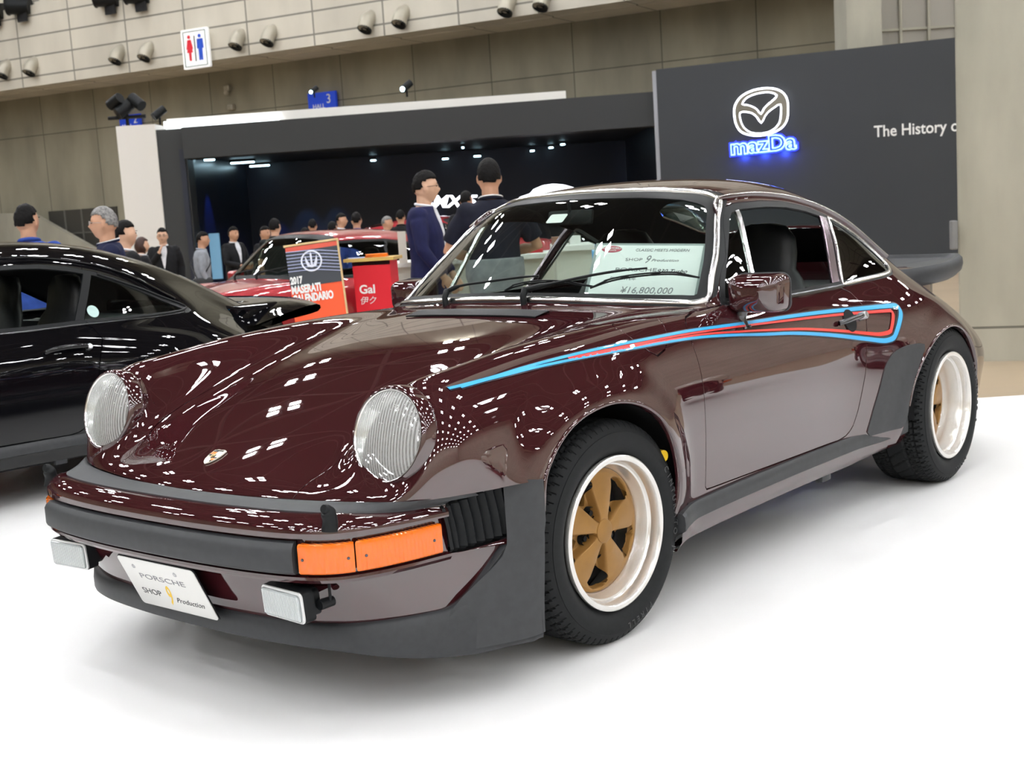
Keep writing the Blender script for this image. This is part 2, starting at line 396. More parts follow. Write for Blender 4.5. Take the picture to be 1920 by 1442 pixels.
def skin(name, A, m, parent, flange=.012, skip_center=True, flip=False):
    """mesh object of a surface piece with its rim turned inwards"""
    V = list(A.V); N = list(A.N); F = list(A.F); cnt = {}
    for f in F:
        for k in range(len(f)):
            a, b = f[k], f[(k+1) % len(f)]; cnt[(a, b)] = cnt.get((a, b), 0)+1
    if flange:
        for (a, b) in list(cnt):
            if (b, a) in cnt: continue
            if skip_center and abs(A.V[a][1]) < 1e-4 and abs(A.V[b][1]) < 1e-4: continue
            va, vb = A.V[a], A.V[b]; na, nb = A.N[a], A.N[b]; e = vb-va; o = np.cross(e, na+nb); L = np.linalg.norm(o)
            if L < 1e-9: continue
            o = o/L; n = len(V); V += [va, vb, vb-nb*flange, va-na*flange]
            N += [(na*.5+o), (nb*.5+o), o, o]; F.append((n+1, n, n+3, n+2))
    N = np.array(N); N = N/np.maximum(np.linalg.norm(N, axis=1, keepdims=True), 1e-9)
    return mesh_obj(name, V, F, m, parent, True, N)
def sweep(pts, nrms, prof, name, m, parent, closed=True, smooth=40):
    """profile (side, out) swept along a curve on a surface; side axis = tangent x normal"""
    n = len(pts); V = []; F = []; k = len(prof)
    for i in range(n):
        a = pts[(i-1) % n] if (i or closed) else pts[i]; b = pts[(i+1) % n] if (i < n-1 or closed) else pts[i]
        t = (b-a).normalized(); nn = (nrms[i]-t*nrms[i].dot(t)).normalized(); sd = t.cross(nn)
        V += [pts[i]+sd*p[0]+nn*p[1] for p in prof]
    for i in range(n if closed else n-1):
        j = (i+1) % n; F += [(i*k+q, i*k+(q+1) % k, j*k+(q+1) % k, j*k+q) for q in range(k)]
    if not closed: F += [tuple(range(k)), tuple((n-1)*k+q for q in range(k-1, -1, -1))]
    b = MB(); b.add(V, F)
    o = b.build(name, m, parent, smooth)
    bm = bmesh.new(); bm.from_mesh(o.data); bmesh.ops.recalc_face_normals(bm, faces=bm.faces[:]); bm.to_mesh(o.data); bm.free(); o.data.set_sharp_from_angle(angle=R(smooth))
    return o
# ------------------------------------------------------------------ the maroon coupe: body surface stations (x forward, y left, z up, metres)
LOWER = [(.765,.79),(.803,.65),(.803,.48),(.795,.34),(.78,.25),(.74,.17)]
ST = [
 [(.82,0,.44),(.80,.25,.44),(.77,.41,.44),(.745,.50,.44),(.72,.58,.44),(.69,.65,.44),(.65,.70,.44),(.60,.735,.44),(.555,.755,.42),(.5,.765,.38),(.45,.765,.31),(.42,.76,.24),(.4,.74,.17)],
 [(.857,0,.548),(.838,.25,.548),(.806,.41,.548),(.782,.50,.550),(.755,.585,.552),(.72,.655,.553),(.68,.71,.553),(.62,.745,.55),(.56,.765,.53),(.5,.772,.46),(.45,.77,.36),(.42,.76,.25),(.4,.74,.17)],
 [(.74,0,.607),(.725,.25,.603),(.700,.385,.594),(.690,.452,.604),(.660,.492,.640),(.678,.60,.590),(.658,.722,.640),(.610,.770,.600),(.53,.788,.56),(.48,.790,.47),(.43,.785,.36),(.41,.775,.25),(.39,.755,.17)],
 [(.60,0,.660),(.60,.22,.657),(.60,.36,.648),(.605,.43,.650),(.600,.498,.755),(.600,.60,.822),(.590,.712,.782),(.555,.778,.69),(.50,.798,.59),(.45,.802,.47),(.41,.79,.36),(.39,.78,.25),(.37,.76,.17)],
 [(.42,0,.722),(.42,.22,.719),(.42,.36,.710),(.42,.45,.715),(.42,.525,.775),(.42,.60,.836),(.41,.695,.806),(.40,.765,.73),(.38,.80,.62),(.36,.81,.48),(.35,.80,.36),(.34,.79,.25),(.33,.77,.17)],
 [(.2,0,.785),(.2,.22,.782),(.2,.37,.772),(.2,.46,.778),(.2,.535,.822),(.2,.605,.858),(.2,.695,.838),(.2,.770,.76),(.2,.810,.64),(.2,.815,.48),(.2,.81,.36),(.2,.80,.25),(.2,.78,.17)],
 [(0,0,.829),(0,.22,.826),(0,.37,.816),(0,.465,.820),(0,.54,.848),(0,.61,.870),(0,.70,.854),(0,.772,.78),(0,.812,.65),(0,.817,.48),(0,.81,.36),(0,.80,.25),(0,.78,.17)],
 [(-.2,0,.860),(-.2,.22,.857),(-.2,.38,.848),(-.2,.475,.848),(-.2,.55,.866),(-.2,.62,.879),(-.2,.705,.862),(-.2,.770,.785),(-.2,.808,.65),(-.2,.812,.48),(-.2,.80,.34),(-.2,.79,.25),(-.2,.76,.17)],
 [(-.38,0,.884),(-.37,.23,.881),(-.375,.39,.872),(-.39,.49,.867),(-.40,.56,.874),(-.41,.63,.881),(-.42,.710,.866)]+[(-.42,y,z) for y,z in LOWER],
 [(-.475,0,.897),(-.487,.25,.894),(-.525,.42,.886),(-.575,.54,.879),(-.63,.625,.878),(-.67,.675,.875),(-.66,.715,.864)]+[(-.60,y,z) for y,z in LOWER],
 [(-.495,0,.903),(-.507,.25,.900),(-.548,.42,.892),(-.615,.56,.886),(-.685,.645,.884),(-.735,.688,.878),(-.76,.717,.862)]+[(-.74,y,z) for y,z in LOWER],
 [(-.61,0,.995),(-.625,.24,.992),(-.665,.405,.982),(-.745,.580,.955),(-.802,.652,.955),(-.845,.680,.912),(-.86,.718,.861)]+[(-.86,y,z) for y,z in LOWER],
 [(-.735,0,1.097),(-.75,.23,1.093),(-.79,.385,1.08),(-.855,.543,1.05),(-.908,.613,1.05),(-.955,.660,.965),(-.97,.720,.861)]+[(-.97,y,z) for y,z in LOWER],
 [(-.865,0,1.195),(-.88,.22,1.190),(-.915,.365,1.175),(-.955,.500,1.14),(-1.008,.572,1.14),(-1.055,.648,1.01),(-1.07,.722,.861)]+[(-1.08,y,z) for y,z in LOWER],
 [(-.985,0,1.263),(-.995,.21,1.259),(-1.02,.35,1.245),(-1.05,.462,1.217),(-1.11,.563,1.188),(-1.15,.643,1.04),(-1.17,.724,.861)]+[(-1.19,y,z) for y,z in LOWER],
 [(-1.25,0,1.295),(-1.25,.2,1.290),(-1.25,.35,1.273),(-1.25,.465,1.246),(-1.27,.574,1.200),(-1.28,.650,1.05),(-1.29,.725,.861)]+[(-1.30,y,z) for y,z in LOWER],
 [(-1.5,0,1.298),(-1.5,.2,1.293),(-1.5,.35,1.275),(-1.5,.465,1.244),(-1.5,.580,1.187),(-1.5,.656,1.04),(-1.5,.727,.860),(-1.5,.775,.79),(-1.5,.81,.65),(-1.5,.81,.48),(-1.5,.80,.34),(-1.5,.785,.25),(-1.5,.74,.17)],
 [(-1.75,0,1.280),(-1.75,.2,1.275),(-1.75,.35,1.255),(-1.75,.465,1.216),(-1.75,.582,1.146),(-1.75,.657,1.01),(-1.75,.732,.858),(-1.75,.800,.785),(-1.75,.848,.65),(-1.75,.852,.48),(-1.75,.845,.34),(-1.75,.82,.25),(-1.75,.76,.17)],
 [(-2.0,0,1.238),(-2.0,.2,1.232),(-2.0,.34,1.211),(-2.0,.455,1.163),(-2.0,.577,1.080),(-2.0,.657,.965),(-2.0,.742,.852),(-2.0,.83,.765),(-2.0,.882,.64),(-2.0,.885,.48),(-2.0,.88,.34),(-2.0,.85,.25),(-2.0,.79,.17)],
 [(-2.25,0,1.172),(-2.25,.2,1.165),(-2.25,.33,1.143),(-2.25,.445,1.078),(-2.25,.562,.980),(-2.25,.65,.895),(-2.25,.750,.815),(-2.25,.835,.735),(-2.25,.885,.62),(-2.25,.888,.48),(-2.25,.88,.36),(-2.25,.85,.25),(-2.25,.79,.17)],
 [(-2.5,0,1.08),(-2.5,.2,1.073),(-2.5,.32,1.05),(-2.5,.43,.968),(-2.5,.54,.875),(-2.5,.64,.800),(-2.5,.745,.735),(-2.5,.825,.665),(-2.5,.875,.57),(-2.5,.88,.46),(-2.5,.87,.36),(-2.5,.84,.25),(-2.5,.78,.17)],
 [(-2.75,0,.965),(-2.75,.2,.957),(-2.75,.32,.93),(-2.75,.42,.865),(-2.75,.53,.765),(-2.75,.63,.705),(-2.75,.725,.645),(-2.75,.795,.575),(-2.75,.83,.50),(-2.75,.832,.44),(-2.75,.82,.36),(-2.75,.81,.27),(-2.75,.75,.20)],
 [(-3.0,0,.84),(-3.0,.2,.835),(-3.0,.32,.81),(-3.0,.42,.75),(-3.0,.52,.67),(-3.0,.61,.615),(-3.0,.68,.560),(-3.0,.725,.51),(-3.0,.75,.45),(-3.0,.752,.40),(-3.0,.74,.34),(-3.0,.72,.28),(-3.0,.70,.23)],
 [(-3.2,0,.71),(-3.2,.2,.705),(-3.2,.32,.69),(-3.2,.42,.65),(-3.19,.50,.60),(-3.18,.58,.555),(-3.16,.62,.505),(-3.14,.65,.46),(-3.12,.665,.42),(-3.12,.668,.38),(-3.12,.66,.34),(-3.12,.65,.30),(-3.12,.66,.26)],
 [(-3.27,0,.52),(-3.27,.2,.52),(-3.26,.32,.51),(-3.25,.42,.50),(-3.23,.50,.48),(-3.22,.55,.46),(-3.20,.585,.44),(-3.17,.605,.42),(-3.15,.615,.39),(-3.15,.615,.36),(-3.15,.61,.33),(-3.15,.60,.30),(-3.15,.63,.27)],
]
FW, RW = (0.0, .315), (-2.272, .315)            # wheel centres (x, z)
FA = [(.375,.10),(.372,.44),(.358,.535),(.325,.585),(.28,.625),(.22,.658),(.14,.680),(.05,.688),(-.03,.680),(-.11,.655),(-.175,.617),(-.225,.568),(-.258,.510),(-.28,.44),(-.285,.38),(-.275,.31),(-.27,.10)]
RA = [(-1.84,.10),(-1.83,.30),(-1.845,.38),(-1.875,.455),(-1.93,.525),(-2.0,.578),(-2.08,.617),(-2.17,.638),(-2.27,.643),(-2.36,.625),(-2.43,.588),(-2.49,.53),(-2.54,.44),(-2.565,.34),(-2.57,.10)]
def flare(D):
    x, z = D[..., 0], D[..., 2]; y = D[..., 1]
    sh = x.shape; P = np.stack([x.ravel(), z.ravel()], -1)
    for poly, A, W in ((FA, .030, .13), (RA, .012, .09)):
        d = -sd_poly(P, poly).reshape(sh)                 # distance outside the opening
        g = np.clip(1-d/W, 0, 1); g = g*g*(3-2*g); g *= np.clip((y-.60)/.12, 0, 1)*np.clip((z-.2)/.15, 0, 1)*np.clip((.86-z)/.12, 0, 1)
        D[..., 1] += A*g
    return D
body = Surf(ST, sub=8, crease=[(9, 0, 5), (10, 0, 5)], smooth=28, defl=flare)
# ------------------------------------------------------------------ body panels
WS = [(0,.908),(.25,.904),(.45,.893),(.60,.882),(.645,.877),(.668,.882),(.678,.90),(.656,.96),(.633,1.02),(.604,1.08),(.572,1.14),(.545,1.19),(.520,1.215),(.485,1.231),(.43,1.247),(.36,1.257),(.28,1.265),(.13,1.271),(0,1.273)]
WSP = WS[:-1] + [(0, 1.273)] + [(-y, z) for y, z in WS[-2:0:-1]]
WO = [(-.775,.872),(-.805,.905),(-.845,.950),(-.94,1.045),(-1.01,1.117),(-1.045,1.155),(-1.08,1.180),(-1.14,1.192),(-1.30,1.194),(-1.45,1.186),(-1.60,1.165),(-1.75,1.130),(-1.88,1.085),(-2.0,1.028),(-2.09,.965),(-2.125,.92),(-2.125,.888),(-2.085,.868),(-2.0,.862),(-1.6,.858),(-1.2,.858),(-.9,.864)]
DOOR = [(-.477,.335),(-.480,.61),(-.484,.78),(-.495,.83),(-.525,.857),(-.60,.869),(-.755,.872),(-.775,.872)] + WO[1:11] + [(-1.70,1.145),(-1.60,.95),(-1.575,.858),(-1.628,.835),(-1.650,.78),(-1.615,.70),(-1.598,.655),(-1.578,.542),(-1.53,.41),(-1.50,.355),(-1.46,.33),(-1.40,.322)]
HOOD = [(.95,.0),(.95,.384),(.805,.388),(.75,.392),(.70,.405),(.62,.428),(.50,.440),(.35,.446),(.2,.452),(0,.462),(-.2,.475),(-.33,.478),(-.385,.465),(-.405,.43),(-.412,.3),(-.415,0)]
HOODP = HOOD + [(x, -y) for x, y in HOOD[-2:0:-1]]
FLAP = [(-.19,.690),(-.205,.735),(-.235,.760),(-.28,.772),(-.34,.765),(-.385,.742),(-.405,.71),(-.40,.672),(-.36,.650),(-.26,.652),(-.21,.665)]
RWP = [(-2.02,0),(-2.04,.30),(-2.08,.37),(-2.16,.395),(-2.42,.36),(-2.50,.33),(-2.53,.26),(-2.54,0)]
RWP = RWP + [(x, -y) for x, y in RWP[-2:0:-1]]
def cols(A, a, b): return A.V[:, [a, b]]
def side_f(A, poly):
    f = sd_poly(cols(A, 0, 2), poly); return np.minimum(f, A.V[:, 1]-.45)
def make_shell(surf, root, P, stripes=True, flap=True):
    """cuts the half surface into panels and links them, both sides, under root"""
    A = surf.M
    bump = [(.345,.40),(.352,.545),(2,.545),(2,-1),(.345,-1)]
    A = A.cut(np.minimum(sd_poly(cols(A, 0, 2), bump), A.UV[:, 0]*0+1))[1]
    A = A.cut(A.V[:, 2]-.235)[0]
    for arch in (FA, RA): A = A.cut(side_f(A, arch))[1]
    fw = np.minimum(sd_poly(cols(A, 1, 2), WSP), np.minimum(15.6-A.UV[:, 0], A.UV[:, 0]-8.5))
    ws, A = A.cut(fw)
    win, A = A.cut(side_f(A, WO))
    rw, A = A.cut(np.minimum(sd_poly(cols(A, 0, 1), RWP), A.V[:, 2]-.8))
    liner = A.off(-.016)
    g = .0022
    # hood
    hd, A2 = A.cut(np.minimum(sd_poly(cols(A, 0, 1), HOODP)-g, A.V[:, 2]-.5)); A = A2.cut(np.minimum(sd_poly(cols(A2, 0, 1), HOODP)+g, A2.V[:, 2]-.5))[1]
    # door
    dr, A2 = A.cut(np.minimum(sd_poly(cols(A, 0, 2), DOOR)-g, A.V[:, 1]-.45)); A = A2.cut(np.minimum(sd_poly(cols(A2, 0, 2), DOOR)+g, A2.V[:, 1]-.45))[1]
    # fender: ahead of the door seam, outside the hood
    ff = np.minimum(A.V[:, 0]+.479-.03*np.clip((A.V[:, 2]-.80)/.07, 0, 1), np.minimum(A.V[:, 1]-.44, 9))
    fe, A = A.cut(ff)
    roof = join(A, mirror(A)); roofo = skin('body_shell', roof, P, root)
    hoodo = skin('hood', join(hd, mirror(hd)), P, root)
    out = {'shell': roofo, 'hood': hoodo}
    for s in (1, -1):
        fx = lambda S: S if s > 0 else mirror(S)
        if flap and s > 0:
            fl, f2 = fe.cut(np.minimum(sd_poly(cols(fe, 0, 1), FLAP)-.0012, fe.V[:, 2]-.7)); f2 = f2.cut(np.minimum(sd_poly(cols(f2, 0, 1), FLAP)+.0012, f2.V[:, 2]-.7))[1]
            skin('fuel_flap', fl, P, root, .008); skin('front_fender', f2, P, root)
        else: skin('front_fender', fx(fe), P, root)
        out['door%d' % s] = skin('door', fx(dr), P, root)
    # dark backing shell added to stop light leaking through panel gaps; also the headliner
    skin('backing_lining', join(liner, mirror(liner)), M['dark'], root, 0)
    return ws, win, rw, out
def window_parts(ws, win, rw, root, M_frame, M_bp, doorglass=(False, True)):
    # windscreen: rubber seal band and glass
    f = sd_poly(cols(ws, 1, 2), WSP)
    gl, seal = ws.cut(f-.032)
    skin('windscreen_seal', join(seal, mirror(seal)).off(-.002), M['trim'], root, .006)
    skin('windscreen', join(gl, mirror(gl)).off(-.004), M['glass'], root, 0)
    skin('rear_window', join(rw, mirror(rw)).off(-.004), M['glass'], root, 0)
    f = sd_poly(cols(win, 0, 2), WO)
    x, z = win.V[:, 0], win.V[:, 2]
    # B pillar line
    bpx = -1.555 - (z-.858)*(.185/.29)
    bp = .024-np.abs(x-bpx)
    dl = -1.0 - (z-.87)*(.13/.31); dv = .010-np.abs(x-dl)
    inner, band = win.cut(f-.021)
    xb = band.V[:, 0]; 
    for s in (1, -1):
        fx = (lambda S: S) if s > 0 else mirror
        skin('window_frame', fx(band).off(-.001), M_frame, root, .012)
        x, z = inner.V[:, 0], inner.V[:, 2]
        bpx = -1.555 - (z-.858)*(.185/.29)
        b, rest = inner.cut(.026-np.abs(x-bpx))
        if len(b.F): skin('door_pillar_trim', fx(b).off(.001), M_bp, root, .012)
        x, z = rest.V[:, 0], rest.V[:, 2]
        dl = -1.0 - (z-.87)*(.13/.31)
        d, rest = rest.cut(.0085-np.abs(x-dl))
        if len(d.F): skin('vent_window_divider', fx(d).off(.002), M['chrome'], root, .012)
        x, z = rest.V[:, 0], rest.V[:, 2]; dl = -1.0 - (z-.87)*(.13/.31); bpx = -1.555 - (z-.858)*(.185/.29)
        q, rest2 = rest.cut(bpx-x)
        skin('quarter_window', fx(q).off(-.004), M['glass'], root, 0)
        v, dw = rest2.cut(x_of(rest2)-(-1.0 - (z_of(rest2)-.87)*(.13/.31)))
        skin('vent_window', fx(v).off(-.004), M['glass'], root, 0)
        if s < 0 or doorglass[0]: skin('door_window', fx(dw).off(-.006), M['darkglass'] if doorglass[0] else M['glass'], root, 0)
def x_of(A): return A.V[:, 0]
def z_of(A): return A.V[:, 2]
def side_curve(surf, pts, s=1, n=6, off=0, closed=False):
    """points (x, z) projected sideways onto the surface -> positions, normals"""
    P = []; N = []
    for q in spl([(p[0], p[1], 0) for p in pts], n, closed):
        h, nn = surf.side(q[0], q[1])
        if h is None: continue
        P.append(Vector((h.x, h.y*s, h.z)) + Vector((nn.x, nn.y*s, nn.z))*off); N.append(Vector((nn.x, nn.y*s, nn.z)))
    return P, N
def front_curve(surf, pts, n=4, off=0, closed=False, s=1):
    P = []; N = []
    for q in spl([(p[0], p[1], 0) for p in pts], n, closed):
        h, nn = surf.front(abs(q[0]), q[1]); sg = 1 if q[0] >= 0 else -1
        if h is None: continue
        nn = Vector((nn.x, nn.y*sg, nn.z)); P.append(Vector((h.x, h.y*sg, h.z))+nn*off); N.append(nn)
    return P, N
def strip(surf, pts, w, name, m, parent, s=1, off=.0012, n=8, closed=False):
    """ribbon of width w lying on the body side; w may be a list"""
    c = spl([(p[0], p[1], 0) for p in pts], n, closed); V = []; F = []; Nn = []
    k = len(c)
    for i, q in enumerate(c):
        a = c[(i-1) % k] if (i or closed) else q; b = c[(i+1) % k] if (i < k-1 or closed) else q
        t = (b-a).normalized(); nv = Vector((-t.y, t.x, 0)); ww = w(i/(k-1)) if callable(w) else w
        for o in (-.5, 0, .5):
            h, nn = surf.side(q.x+nv.x*ww*o, q.y+nv.y*ww*o)
            V.append(Vector((h.x+nn.x*off, (h.y+nn.y*off)*s, h.z+nn.z*off))); Nn.append((nn.x, nn.y*s, nn.z))
    rng = range(k if closed else k-1)
    for i in rng:
        j = (i+1) % k
        for o in (0, 1): 
            f = (i*3+o, i*3+o+1, j*3+o+1, j*3+o); F.append(f if s > 0 else f[::-1])
    return mesh_obj(name, V, F, m, parent, True, Nn)

# ------------------------------------------------------------------ wheel
def tread_mesh(Ro, hw, kind, nb=72):
    """tyre carcass with cut tread; axis = local Z, outer side +Z"""
    prof = []   # (radius, z, tread?)
    Rb = .2165
    prof += [(Rb-.004, hw-.020, 0), (Rb+.002, hw-.012, 0), (Rb+.010, hw-.006, 0), (Rb+.022, hw+.003, 0), (Rb+.038, hw+.0075, 0), (Rb+.050, hw+.0075, 0), (Ro-.034, hw+.0045, 0), (Ro-.0335, hw+.0025, 0), (Ro-.022, hw-.003, 0), (Ro-.012, hw-.010, 1), (Ro-.005, hw-.018, 1)]
    for k in range(1, 24): 
        w = hw-.022 - (2*(hw-.022))*k/24.0*1.0; prof.append((Ro-.003*(w/(hw))**2, w, 2))
    prof += [(r, -z, t) for r, z, t in prof[10::-1]]
    per = 10; seg = nb*per; V = []; F = []
    n = len(prof)
    for s in range(seg):
        th = 2*math.pi*s/seg; ph = s/per
        for r, z, t in prof:
            d = 0
            if t:
                az = abs(z)/hw
                if t == 2 and (abs(az-.32) < .045 or (kind == 'f' and az < .03) or abs(az-.66) < .03): d = .007
                q = (ph + (z*18 if kind == 'f' else 1.6*abs(((z*30) % 1)-.5))) % 1
                if q < .18 and az > .34: d = max(d, .010)
                if az <= .30 and ((ph*.5+z*14) % 1) < .09: d = max(d, .005)
            V.append(((r-d)*math.cos(th), (r-d)*math.sin(th), z))
    for s in range(seg):
        j = (s+1) % seg
        for i in range(n-1): F.append((s*n+i, j*n+i, j*n+i+1, s*n+i+1))
    return V, F
def fuchs(depth, cap, rimw, gold=True, m_c=None):
    """returns list of (name, MB-or-object builder) built at origin, axis +Z outward (z=0 lip)"""
    parts = []
    b = MB(); b.lathe([(.205,-.016),(.2165,-.014),(.2185,-.006),(.2175,-.001),(.214,.001),(.204,.001),(.2015,-.001),(.1985,-.008),(.1965,-.030),(.193,-.036),(.1885,-.038),(.187,-.042),(.183,-depth*.72),(.176,-depth+.004),(.174,-depth)], 96)
    b.lathe([(.205,-.016),(.200,-.05),(.190,-rimw*.6),(.21,-rimw),(.2165,-rimw)], 64)
    parts.append(('rim', b, M['polished'], 25))
    # spider
    nr, na = 44, 360; rs = np.linspace(.034, .1755, nr); an = np.linspace(0, 2*math.pi, na, endpoint=False)
    V = []; 
    for r in rs:
        for a in an:
            k = (a - R(46)) % R(72); k = min(k, R(72)-k); s = r*math.sin(k)
            t = (r-.034)/.14; face = -cap-.004 - (depth-cap-.012)*min(1, max(0, t))**1.3
            w = .015 + .028*min(1, max(0, (r-.045)/.09)); w += .05*max(0, (r-.150)/.02)
            e = (s-w)/.010; g = min(1, max(0, e)); g = g*g*(3-2*g)
            z = face - .030*g*(1 if r < .158 else max(0, 1-(r-.158)/.006)) + .004*max(0, 1-(s/w)**2)*min(1, t*4) if s < 9 else face
            if r > .166: z = -depth+.006 + .004*math.sin((r-.166)/.0095*math.pi)
            V.append((r*math.cos(a), r*math.sin(a), z))
    F = []
    for i in range(nr-1):
        for j in range(na): F.append((i*na+j, (i+1)*na+j, (i+1)*na+(j+1) % na, i*na+(j+1) % na))
    V = np.array(V); 
    N = np.zeros_like(V)
    for f in F:
        q = np.cross(V[f[2]]-V[f[0]], V[f[3]]-V[f[1]]); 
        for i in f: N[i] += q
    N /= np.maximum(np.linalg.norm(N, axis=1, keepdims=True), 1e-12)
    if N[:, 2].mean() < 0: N = -N; F = [f[::-1] for f in F]
    S = SM(V, N, np.zeros((len(V), 2)), F)
    # five rounded windows between the spokes
    r = np.hypot(V[:, 0], V[:, 1]); a = np.arctan2(V[:, 1], V[:, 0])
    k = (a - R(10)) % R(72); k = np.where(k > R(36), k-R(72), k); u = r*np.cos(k); v = r*np.sin(k)
    win = sd_poly(np.stack([u, v], -1), [(.090,-.006),(.086,0),(.090,.006),(.132,.044),(.143,.047),(.151,.041),(.1585,.018),(.160,0),(.1585,-.018),(.151,-.041),(.143,-.047),(.132,-.044)])
    _, S = S.cut(win)
    parts.append(('wheel_spider', S, m_c or M['gold'], None))
    b = MB(); b.lathe([(0, -cap), (.030, -cap), (.0335, -cap-.002), (.0345, -cap-.006), (.0345, -cap-.03)], 40)
    parts.append(('hub_cap', b, m_c or M['gold'], 30))
    for k in range(5):
        a = R(10+72*k); x, y = .062*math.cos(a), .062*math.sin(a); T = Matrix.Translation((x, y, 0))
        b = MB(); b.lathe([(0,-cap-.024),(.0085,-cap-.024),(.0085,-cap-.045)], 6, T); b.lathe([(.0165,-cap-.028),(.0175,-cap-.024),(.0185,-cap-.028),(.0185,-cap-.05)], 20, T)
        b.lathe([(0,-cap-.0335),(.0165,-cap-.0335)], 20, T)
        parts.append(('lug_nut', b, M['trim'], 40))
    b = MB(); b.lathe([(0,-depth-.035),(.15,-depth-.035),(.15,-depth-.05),(0,-depth-.05)], 48); parts.append(('brake_disc', b, M['darksteel'], 40))
    b = MB(); b.lathe([(0,-depth-.075),(.185,-depth-.075)], 48); parts.append(('brake_shield', b, M['dark'], 40))
    return parts
M['darksteel'] = mat('dark_steel', (.03, .03, .032), .5, .6)
def wheel(root, loc, rot, parts, tyre, hw, m=None):
    """one wheel object under the car; rot puts local Z along the axle"""
    w = bpy.data.objects.new('wheel', None); COL.objects.link(w); w.parent = root
    w.matrix_local = Matrix.Translation(loc) @ rot
    for name, b, mt, sm in parts:
        if isinstance(b, bpy.types.Mesh):
            o = bpy.data.objects.new(name, b); COL.objects.link(o); o.parent = w
        elif isinstance(b, SM): o = skin(name, b, mt, w, .022, False)
        else: o = b.build(name, mt, w, sm)
    if isinstance(tyre, bpy.types.Mesh): o = bpy.data.objects.new('tyre', tyre); COL.objects.link(o); o.parent = w
    else:
        t = MB(); t.add(*tyre); o = t.build('tyre', M['rubber_tyre'] if 'rubber_tyre' in M else M['tyre'], w, 28)
    o.location.z = -hw-.004
    return w
# ------------------------------------------------------------------ THE maroon coupe
car = empty('sports_car'); tag(car, 'dark maroon classic sports coupe with blue and red side stripes and gold wheels', 'car')
P = M['maroon']
ws, win, rw, shell = make_shell(body, car, P)
M['bpillar'] = mat('anodised_pillar', (.30, .24, .27), .22, 1)
window_parts(ws, win, rw, car, M['trim'], M['bpillar'])
# windscreen bright trim
cp, cn = front_curve(body, [WSP[i] for i in range(len(WSP)) if i != 18 or True], 4, 0, True)
def inset_poly(poly, d):
    P = [Vector(p) for p in poly]; n = len(P); out = []
    ar = sum(P[i].x*P[(i+1) % n].y-P[(i+1) % n].x*P[i].y for i in range(n))
    for i in range(n):
        t = (P[(i+1) % n]-P[i-1]).normalized(); nv = Vector((-t.y, t.x))*(1 if ar > 0 else -1); out.append(tuple(P[i]+nv*d))
    return out
cp, cn = front_curve(body, inset_poly(WSP, .010), 4, 0, True)
sweep(cp, cn, [(-.011,-.002),(-.0105,.004),(-.007,.008),(0,.0095),(.007,.008),(.0105,.004),(.011,-.002)], 'windscreen_trim', M['chrome'], car, True, 60)
for s in (1, -1):
    # drip rail
    DR = [(-1.02,1.150),(-1.05,1.182),(-1.09,1.202),(-1.15,1.211),(-1.28,1.214),(-1.42,1.206),(-1.57,1.188),(-1.75,1.152),(-1.90,1.106),(-2.03,1.050),(-2.13,.990),(-2.24,.925)]
    p, n = side_curve(body, DR, s, 6)
    sweep(p, n, [(-.006,-.002),(-.006,.010),(-.002,.013),(.004,.013),(.006,.010),(.006,-.002)], 'drip_rail', P, car, False, 50)
    p, n = side_curve(body, DR, s, 6, .011)
    sweep(p, n, [(-.004,-.002),(-.004,.003),(0,.0045),(.004,.003),(.004,-.002)], 'drip_rail_trim', M['chrome'], car, False, 60)
    # bright strip along the belt and round the rear quarter window
    p, n = side_curve(body, [(-.80,.872),(-.9,.868),(-1.2,.862),(-1.5,.861),(-1.6,.862)], s, 6)
    sweep(p, n, [(-.006,-.001),(-.006,.006),(0,.008),(.006,.006),(.006,-.001)], 'belt_trim', M['darkchrome'], car, False, 60)
    p, n = side_curve(body, [(-1.605,.867),(-1.8,.870),(-2.0,.874),(-2.07,.882),(-2.105,.902),(-2.10,.93),(-2.06,.975),(-1.98,1.028),(-1.88,1.070),(-1.775,1.108),(-1.752,1.09),(-1.70,1.0),(-1.62,.885),], s, 6)
    sweep(p, n, [(-.008,-.002),(-.007,.004),(0,.006),(.007,.004),(.008,-.002)], 'quarter_window_trim', M['chrome'], car, True, 60)
    # arch lips
    for arch in (FA, RA):
        p, n = side_curve(body, [q for q in arch if q[1] > .3], s, 4)
        q2 = [(a+Vector((0, -.004*s, 0))) for a in p]
        sweep(p, [Vector((0, s, 0))]*len(p), [(-.006,-.018),(-.006,.001),(-.003,.004),(.002,.004),(.005,.001),(.005,-.018)], 'arch_lip', P, car, False, 60)
# ---- stripes (both sides)
BL = [(.535,.794),(.46,.797),(.377,.801),(.27,.8095),(.15,.8165),(0,.8215),(-.15,.8225),(-.30,.822),(-.50,.820),(-.66,.8145),(-.90,.8050),(-1.12,.7985),(-1.38,.788),(-1.62,.7755),(-1.80,.7665),(-1.855,.7625),(-1.872,.757),(-1.876,.745),(-1.865,.728),(-1.81,.680),(-1.79,.662),(-1.775,.652),(-1.75,.647),(-1.70,.648),(-1.60,.666),(-1.45,.693),(-1.30,.717),(-1.10,.744),(-.9,.763),(-.72,.7815),(-.53,.7965),(-.35,.8035),(-.2,.806),(-.05,.8085),(.1,.8085),(.23,.806),(.33,.801),(.42,.797),(.50,.7925)]
RD = [(.10,.8135),(-.05,.8155),(-.2,.8155),(-.40,.814),(-.55,.8105),(-.79,.8015),(-1.1,.787),(-1.45,.770),(-1.66,.7575),(-1.80,.7490),(-1.812,.7465),(-1.815,.738),(-1.808,.727),(-1.77,.685),(-1.76,.677),(-1.735,.673),(-1.68,.6745),(-1.6,.687),(-1.45,.712),(-1.2,.747),(-1.0,.767),(-.77,.787),(-.55,.803),(-.35,.8085),(-.2,.8105),(-.05,.8115),(.08,.8115)]
